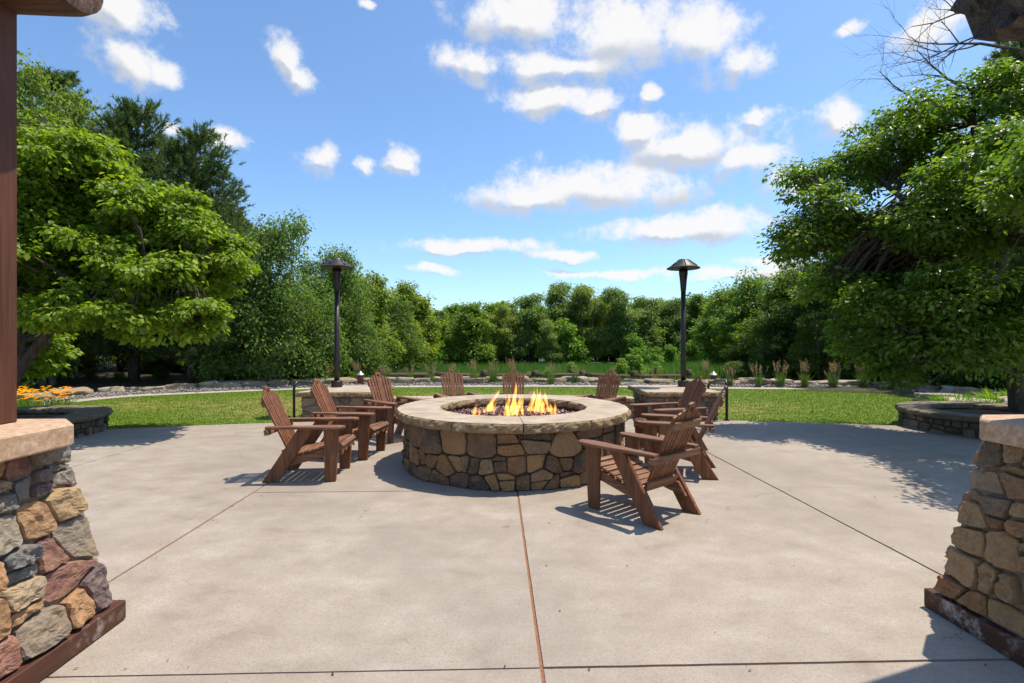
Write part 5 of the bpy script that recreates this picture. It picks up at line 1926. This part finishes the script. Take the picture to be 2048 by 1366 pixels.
def tuft(seed, n, L, spread, w, lean=0.35, bend=0.5):
    rg = np.random.default_rng(seed)
    a = rg.random(n) * 6.283
    r = spread * np.sqrt(rg.random(n))
    base = np.stack([r * np.cos(a), r * np.sin(a), np.zeros(n)], 1)
    b = a + rg.normal(0, 0.6, n)
    le = np.abs(rg.normal(0, lean, n))
    d = np.stack([np.cos(b) * le, np.sin(b) * le, np.ones(n)], 1)
    d /= np.linalg.norm(d, axis=1, keepdims=True)
    LL = L * rg.uniform(0.55, 1.1, n)
    return blade_arrays(base, d, LL, w * rg.uniform(0.7, 1.3, n), bend * rg.random(n), rg)


def feather_grass(seed, tall):
    V, Fc = tuft(seed, 150, 0.62, 0.11, 0.011, 0.22, 0.5)
    blades = np_mesh('blades', V, Fc, M['orngrass'])
    rg = np.random.default_rng(seed + 50)
    n = 16
    a = rg.random(n) * 6.283
    le = np.abs(rg.normal(0, 0.17, n))
    d = np.stack([np.cos(a) * le, np.sin(a) * le, np.ones(n)], 1)
    d /= np.linalg.norm(d, axis=1, keepdims=True)
    base = np.stack([0.07 * np.cos(a), 0.07 * np.sin(a), np.zeros(n)], 1)
    LL = tall * rg.uniform(0.75, 1.05, n)
    C, T, N, Ls = [], [], [], []
    for i in range(n):
        for _ in range(26):
            t = rg.uniform(0.66, 1.0)
            C.append(base[i] + d[i] * LL[i] * t + rg.normal(0, 0.010, 3))
            T.append(d[i] + rg.normal(0, 0.35, 3))
            N.append(rg.normal(size=3))
            Ls.append(rg.uniform(0.035, 0.065))
    Ls = np.array(Ls)
    V1, F1 = leaf_arrays(np.array(C), np.array(T), np.array(N), Ls, Ls * 0.3)
    sp = Soup()
    sp.add(V1.astype(np.float32), F1)
    for i in range(n):
        sp.tube([base[i], base[i] + d[i] * LL[i]], [0.0028, 0.0018], 3, caps=False)
    return blades, sp.mesh('plumes', M['plume'])


FG = [feather_grass(1, 0.86), feather_grass(2, 0.95), feather_grass(3, 0.80)]
rf = random.Random(6)


def place_grass(px, Y, s, label, group):
    x = (px - CX) / F * Y
    t = thing('feather_grass', label, 'ornamental grass', (x, Y, 0.0), rf.uniform(0, 6.28), group)
    t.scale = (s, s, s)
    b, p = rf.choice(FG)
    link('blades', b, t)
    link('plumes', p, t)


for px, Y, s in [(1460, 16.2, 0.72), (1517, 16.0, 0.78), (1561, 16.0, 0.90), (1609, 15.9, 0.88), (1666, 15.8, 0.95), (1726, 15.7, 0.95), (1785, 15.2, 0.75)]:
    place_grass(px, Y, s, 'upright feather grass clump with tan plumes against the dark wood', 'feather grass by the dark wood')
for px, Y, s in [(715, 17.2, 0.8), (768, 17.3, 0.75), (862, 17.3, 0.80), (907, 17.4, 0.82), (946, 17.2, 0.85), (987, 17.2, 0.90), (1025, 17.5, 0.9), (1103, 17.0, 0.82), (1150, 17.2, 0.7), (1225, 17.1, 0.6), (820, 17.6, 0.7), (1412, 17.0, 0.85), (1310, 17.2, 0.6), (655, 16.9, 0.75)]:
    place_grass(px, Y, s, 'loose feather grass clump with pinkish plumes in front of the log fence', 'feather grass by the log fence')


def stuff_blades(name, n, sampler, L, w, lean, bend, mat, label, seed):
    rg = np.random.default_rng(seed)
    base = sampler(n, rg)
    n = len(base)
    a = rg.random(n) * 6.283
    le = np.abs(rg.normal(0, lean, n))
    d = np.stack([np.cos(a) * le, np.sin(a) * le, np.ones(n)], 1)
    d /= np.linalg.norm(d, axis=1, keepdims=True)
    V, Fc = blade_arrays(base, d, L * rg.uniform(0.6, 1.15, n), w * rg.uniform(0.7, 1.3, n), bend * rg.random(n), rg)
    o = link(name, np_mesh(name, V, Fc, M[mat]))
    tag(o, label, 'grass', kind='stuff')


def meadow_pts(n, rg):
    y = 21.0 + 24.0 * rg.random(n) ** 1.25
    x = (rg.random(n) * 1.06 - 0.50) * y * 0.86
    z = np.array([min(-0.15, ground_z(a, b)) for a, b in zip(x, y)]) - 0.02
    return np.stack([x, y, z], 1)


stuff_blades('meadow_grass', 62000, meadow_pts, 0.78, 0.035, 0.16, 0.4, 'reed', 'tall dark green meadow grass beyond the log fence', 5)


def fringe_pts(n, rg):
    y = 17.2 + 5.5 * rg.random(n)
    x = (rg.random(n) - 0.5) * 1.0 * y * 0.80
    z = np.array([ground_z(a, b) for a, b in zip(x, y)]) - 0.02
    return np.stack([x, y, z], 1)


stuff_blades('rough_grass', 22000, fringe_pts, 0.34, 0.022, 0.4, 0.6, 'orngrass', 'short rough grass around the log fence', 6)

# lawn blades: inside the path edge, outside the patio and planters
LAWN_B = [(p.x, p.y) for p in PATH_L]


def lawn_pts(n, rg):
    x = rg.uniform(-10.5, 11.0, n * 3)
    y = 8.0 + 8.2 * rg.random(n * 3) ** 1.2
    bx, by = np.array([p[0] for p in LAWN_B]), np.array([p[1] for p in LAWN_B])
    o = np.argsort(bx)
    # centre part of the edge is single-valued in x; the ends curl back, handled by a radial test
    ang = np.arctan2(x, y)
    bang, brad = np.arctan2(bx, by), np.hypot(bx, by)
    oo = np.argsort(bang)
    lim = np.interp(ang, bang[oo], brad[oo])
    ok = np.hypot(x, y) < lim - 0.04
    c, s = math.cos(-SITE_A), math.sin(-SITE_A)
    lx = (x - SITE_O.x) * c - (y - SITE_O.y) * s
    ly = (x - SITE_O.x) * s + (y - SITE_O.y) * c
    ok &= ly > 6.74 - lx * lx / 42.0
    for (a, b) in (PL_L, PL_R):
        ok &= np.hypot(x - a, y - b) > 1.34
    ok &= ~((np.abs(np.abs(x) - 3.05) < 0.75) & (y > 9) & (y < 10.5))
    return np.stack([x[ok][:n], y[ok][:n], np.full(ok.sum(), -0.032)[:n]], 1)


stuff_blades('lawn_grass', 130000, lawn_pts, 0.034, 0.008, 0.6, 0.5, 'blade', 'short mown lawn grass blades', 7)


# orange flowers and leafy perennials
def perennial(name, label, cat, loc_, seed, n, L, spread, w, mat, flowers=0, lean=0.6, bend=0.9):
    t = thing(name, label, cat, loc_)
    V, Fc = tuft(seed, n, L, spread, w, lean, bend)
    link('leaves', np_mesh('leaves', V, Fc, M[mat]), t)
    if flowers:
        rg = np.random.default_rng(seed + 1)
        C, T, N, Ls = [], [], [], []
        for i in range(flowers):
            a, r = rg.random() * 6.283, spread * 1.25 * math.sqrt(rg.random())
            c = np.array([r * math.cos(a), r * math.sin(a), L * rg.uniform(0.7, 1.25)])
            for k in range(6):
                b = k * 1.047 + rg.random() * 0.3
                C.append(c)
                T.append((math.cos(b), math.sin(b), 0.5))
                N.append((0.1, 0.1, 1.0))
                Ls.append(rg.uniform(0.045, 0.06))
        Ls = np.array(Ls)
        link('blossoms', np_mesh('blossoms', *leaf_arrays(np.array(C), np.array(T, dtype=float), np.array(N), Ls, Ls * 0.55), M['petal']), t)


perennial('flower_clump', 'orange and yellow flowers blooming behind the shaded planter', 'flowers', (-9.15, 9.95, -0.03), 61, 420, 0.42, 0.42, 0.02, 'leaf_bright', 110)
perennial('flower_clump', 'smaller patch of orange flowers next to the timber post', 'flowers', (-9.95, 10.1, -0.03), 62, 320, 0.40, 0.40, 0.02, 'leaf_bright', 70)
for i, (px, Y, L, lab) in enumerate([(1905, 10.9, 0.40, 'bright green daylily clump standing at the lawn corner behind the planter'), (1965, 10.7, 0.36, 'bright green daylily clump between the lawn corner clump and the hostas'),
                                     (2000, 11.8, 0.42, 'dense green leafy clump behind the daylilies by the pale boulders'), (2050, 11.5, 0.45, 'dense green leafy clump beside the dark timber post')]):
    perennial('leafy_perennial', lab, 'plant', ((px - CX) / F * Y, Y, -0.03), 70 + i, 260, L, 0.28, 0.028, 'leaf_bright')


# dry leaves and grit blown over the slabs
def litter():
    rg = np.random.default_rng(30)
    n = 420
    x, y = rg.uniform(-6, 6, n), 2.0 + 6.5 * rg.random(n) ** 1.2
    # some of it gathers along the joints and the pier foot
    k = 140
    x[:k] = site(0, 0).x - 2.45 + rg.normal(0, 0.05, k)
    y[k:k + 60] = 2.2 + rg.normal(0, 0.03, 60)
    C = np.stack([x, y, np.full(n, 0.006)], 1)
    T = rg.normal(size=(n, 3)) * np.array([1, 1, 0.12])
    N = rg.normal(size=(n, 3)) * 0.25 + np.array([0, 0, 1])
    L = 0.004 + 0.026 * rg.random(n) ** 3
    V, Fc = leaf_arrays(C, T, N, L, L * rg.uniform(0.15, 0.5, n))
    V[:, 2] = np.maximum(V[:, 2], 0.003)
    o = link('leaf_litter', np_mesh('leaf_litter', V, Fc, M['litter']))
    tag(o, 'scattered dry leaf fragments on the concrete patio', 'leaf litter', kind='stuff')


litter()
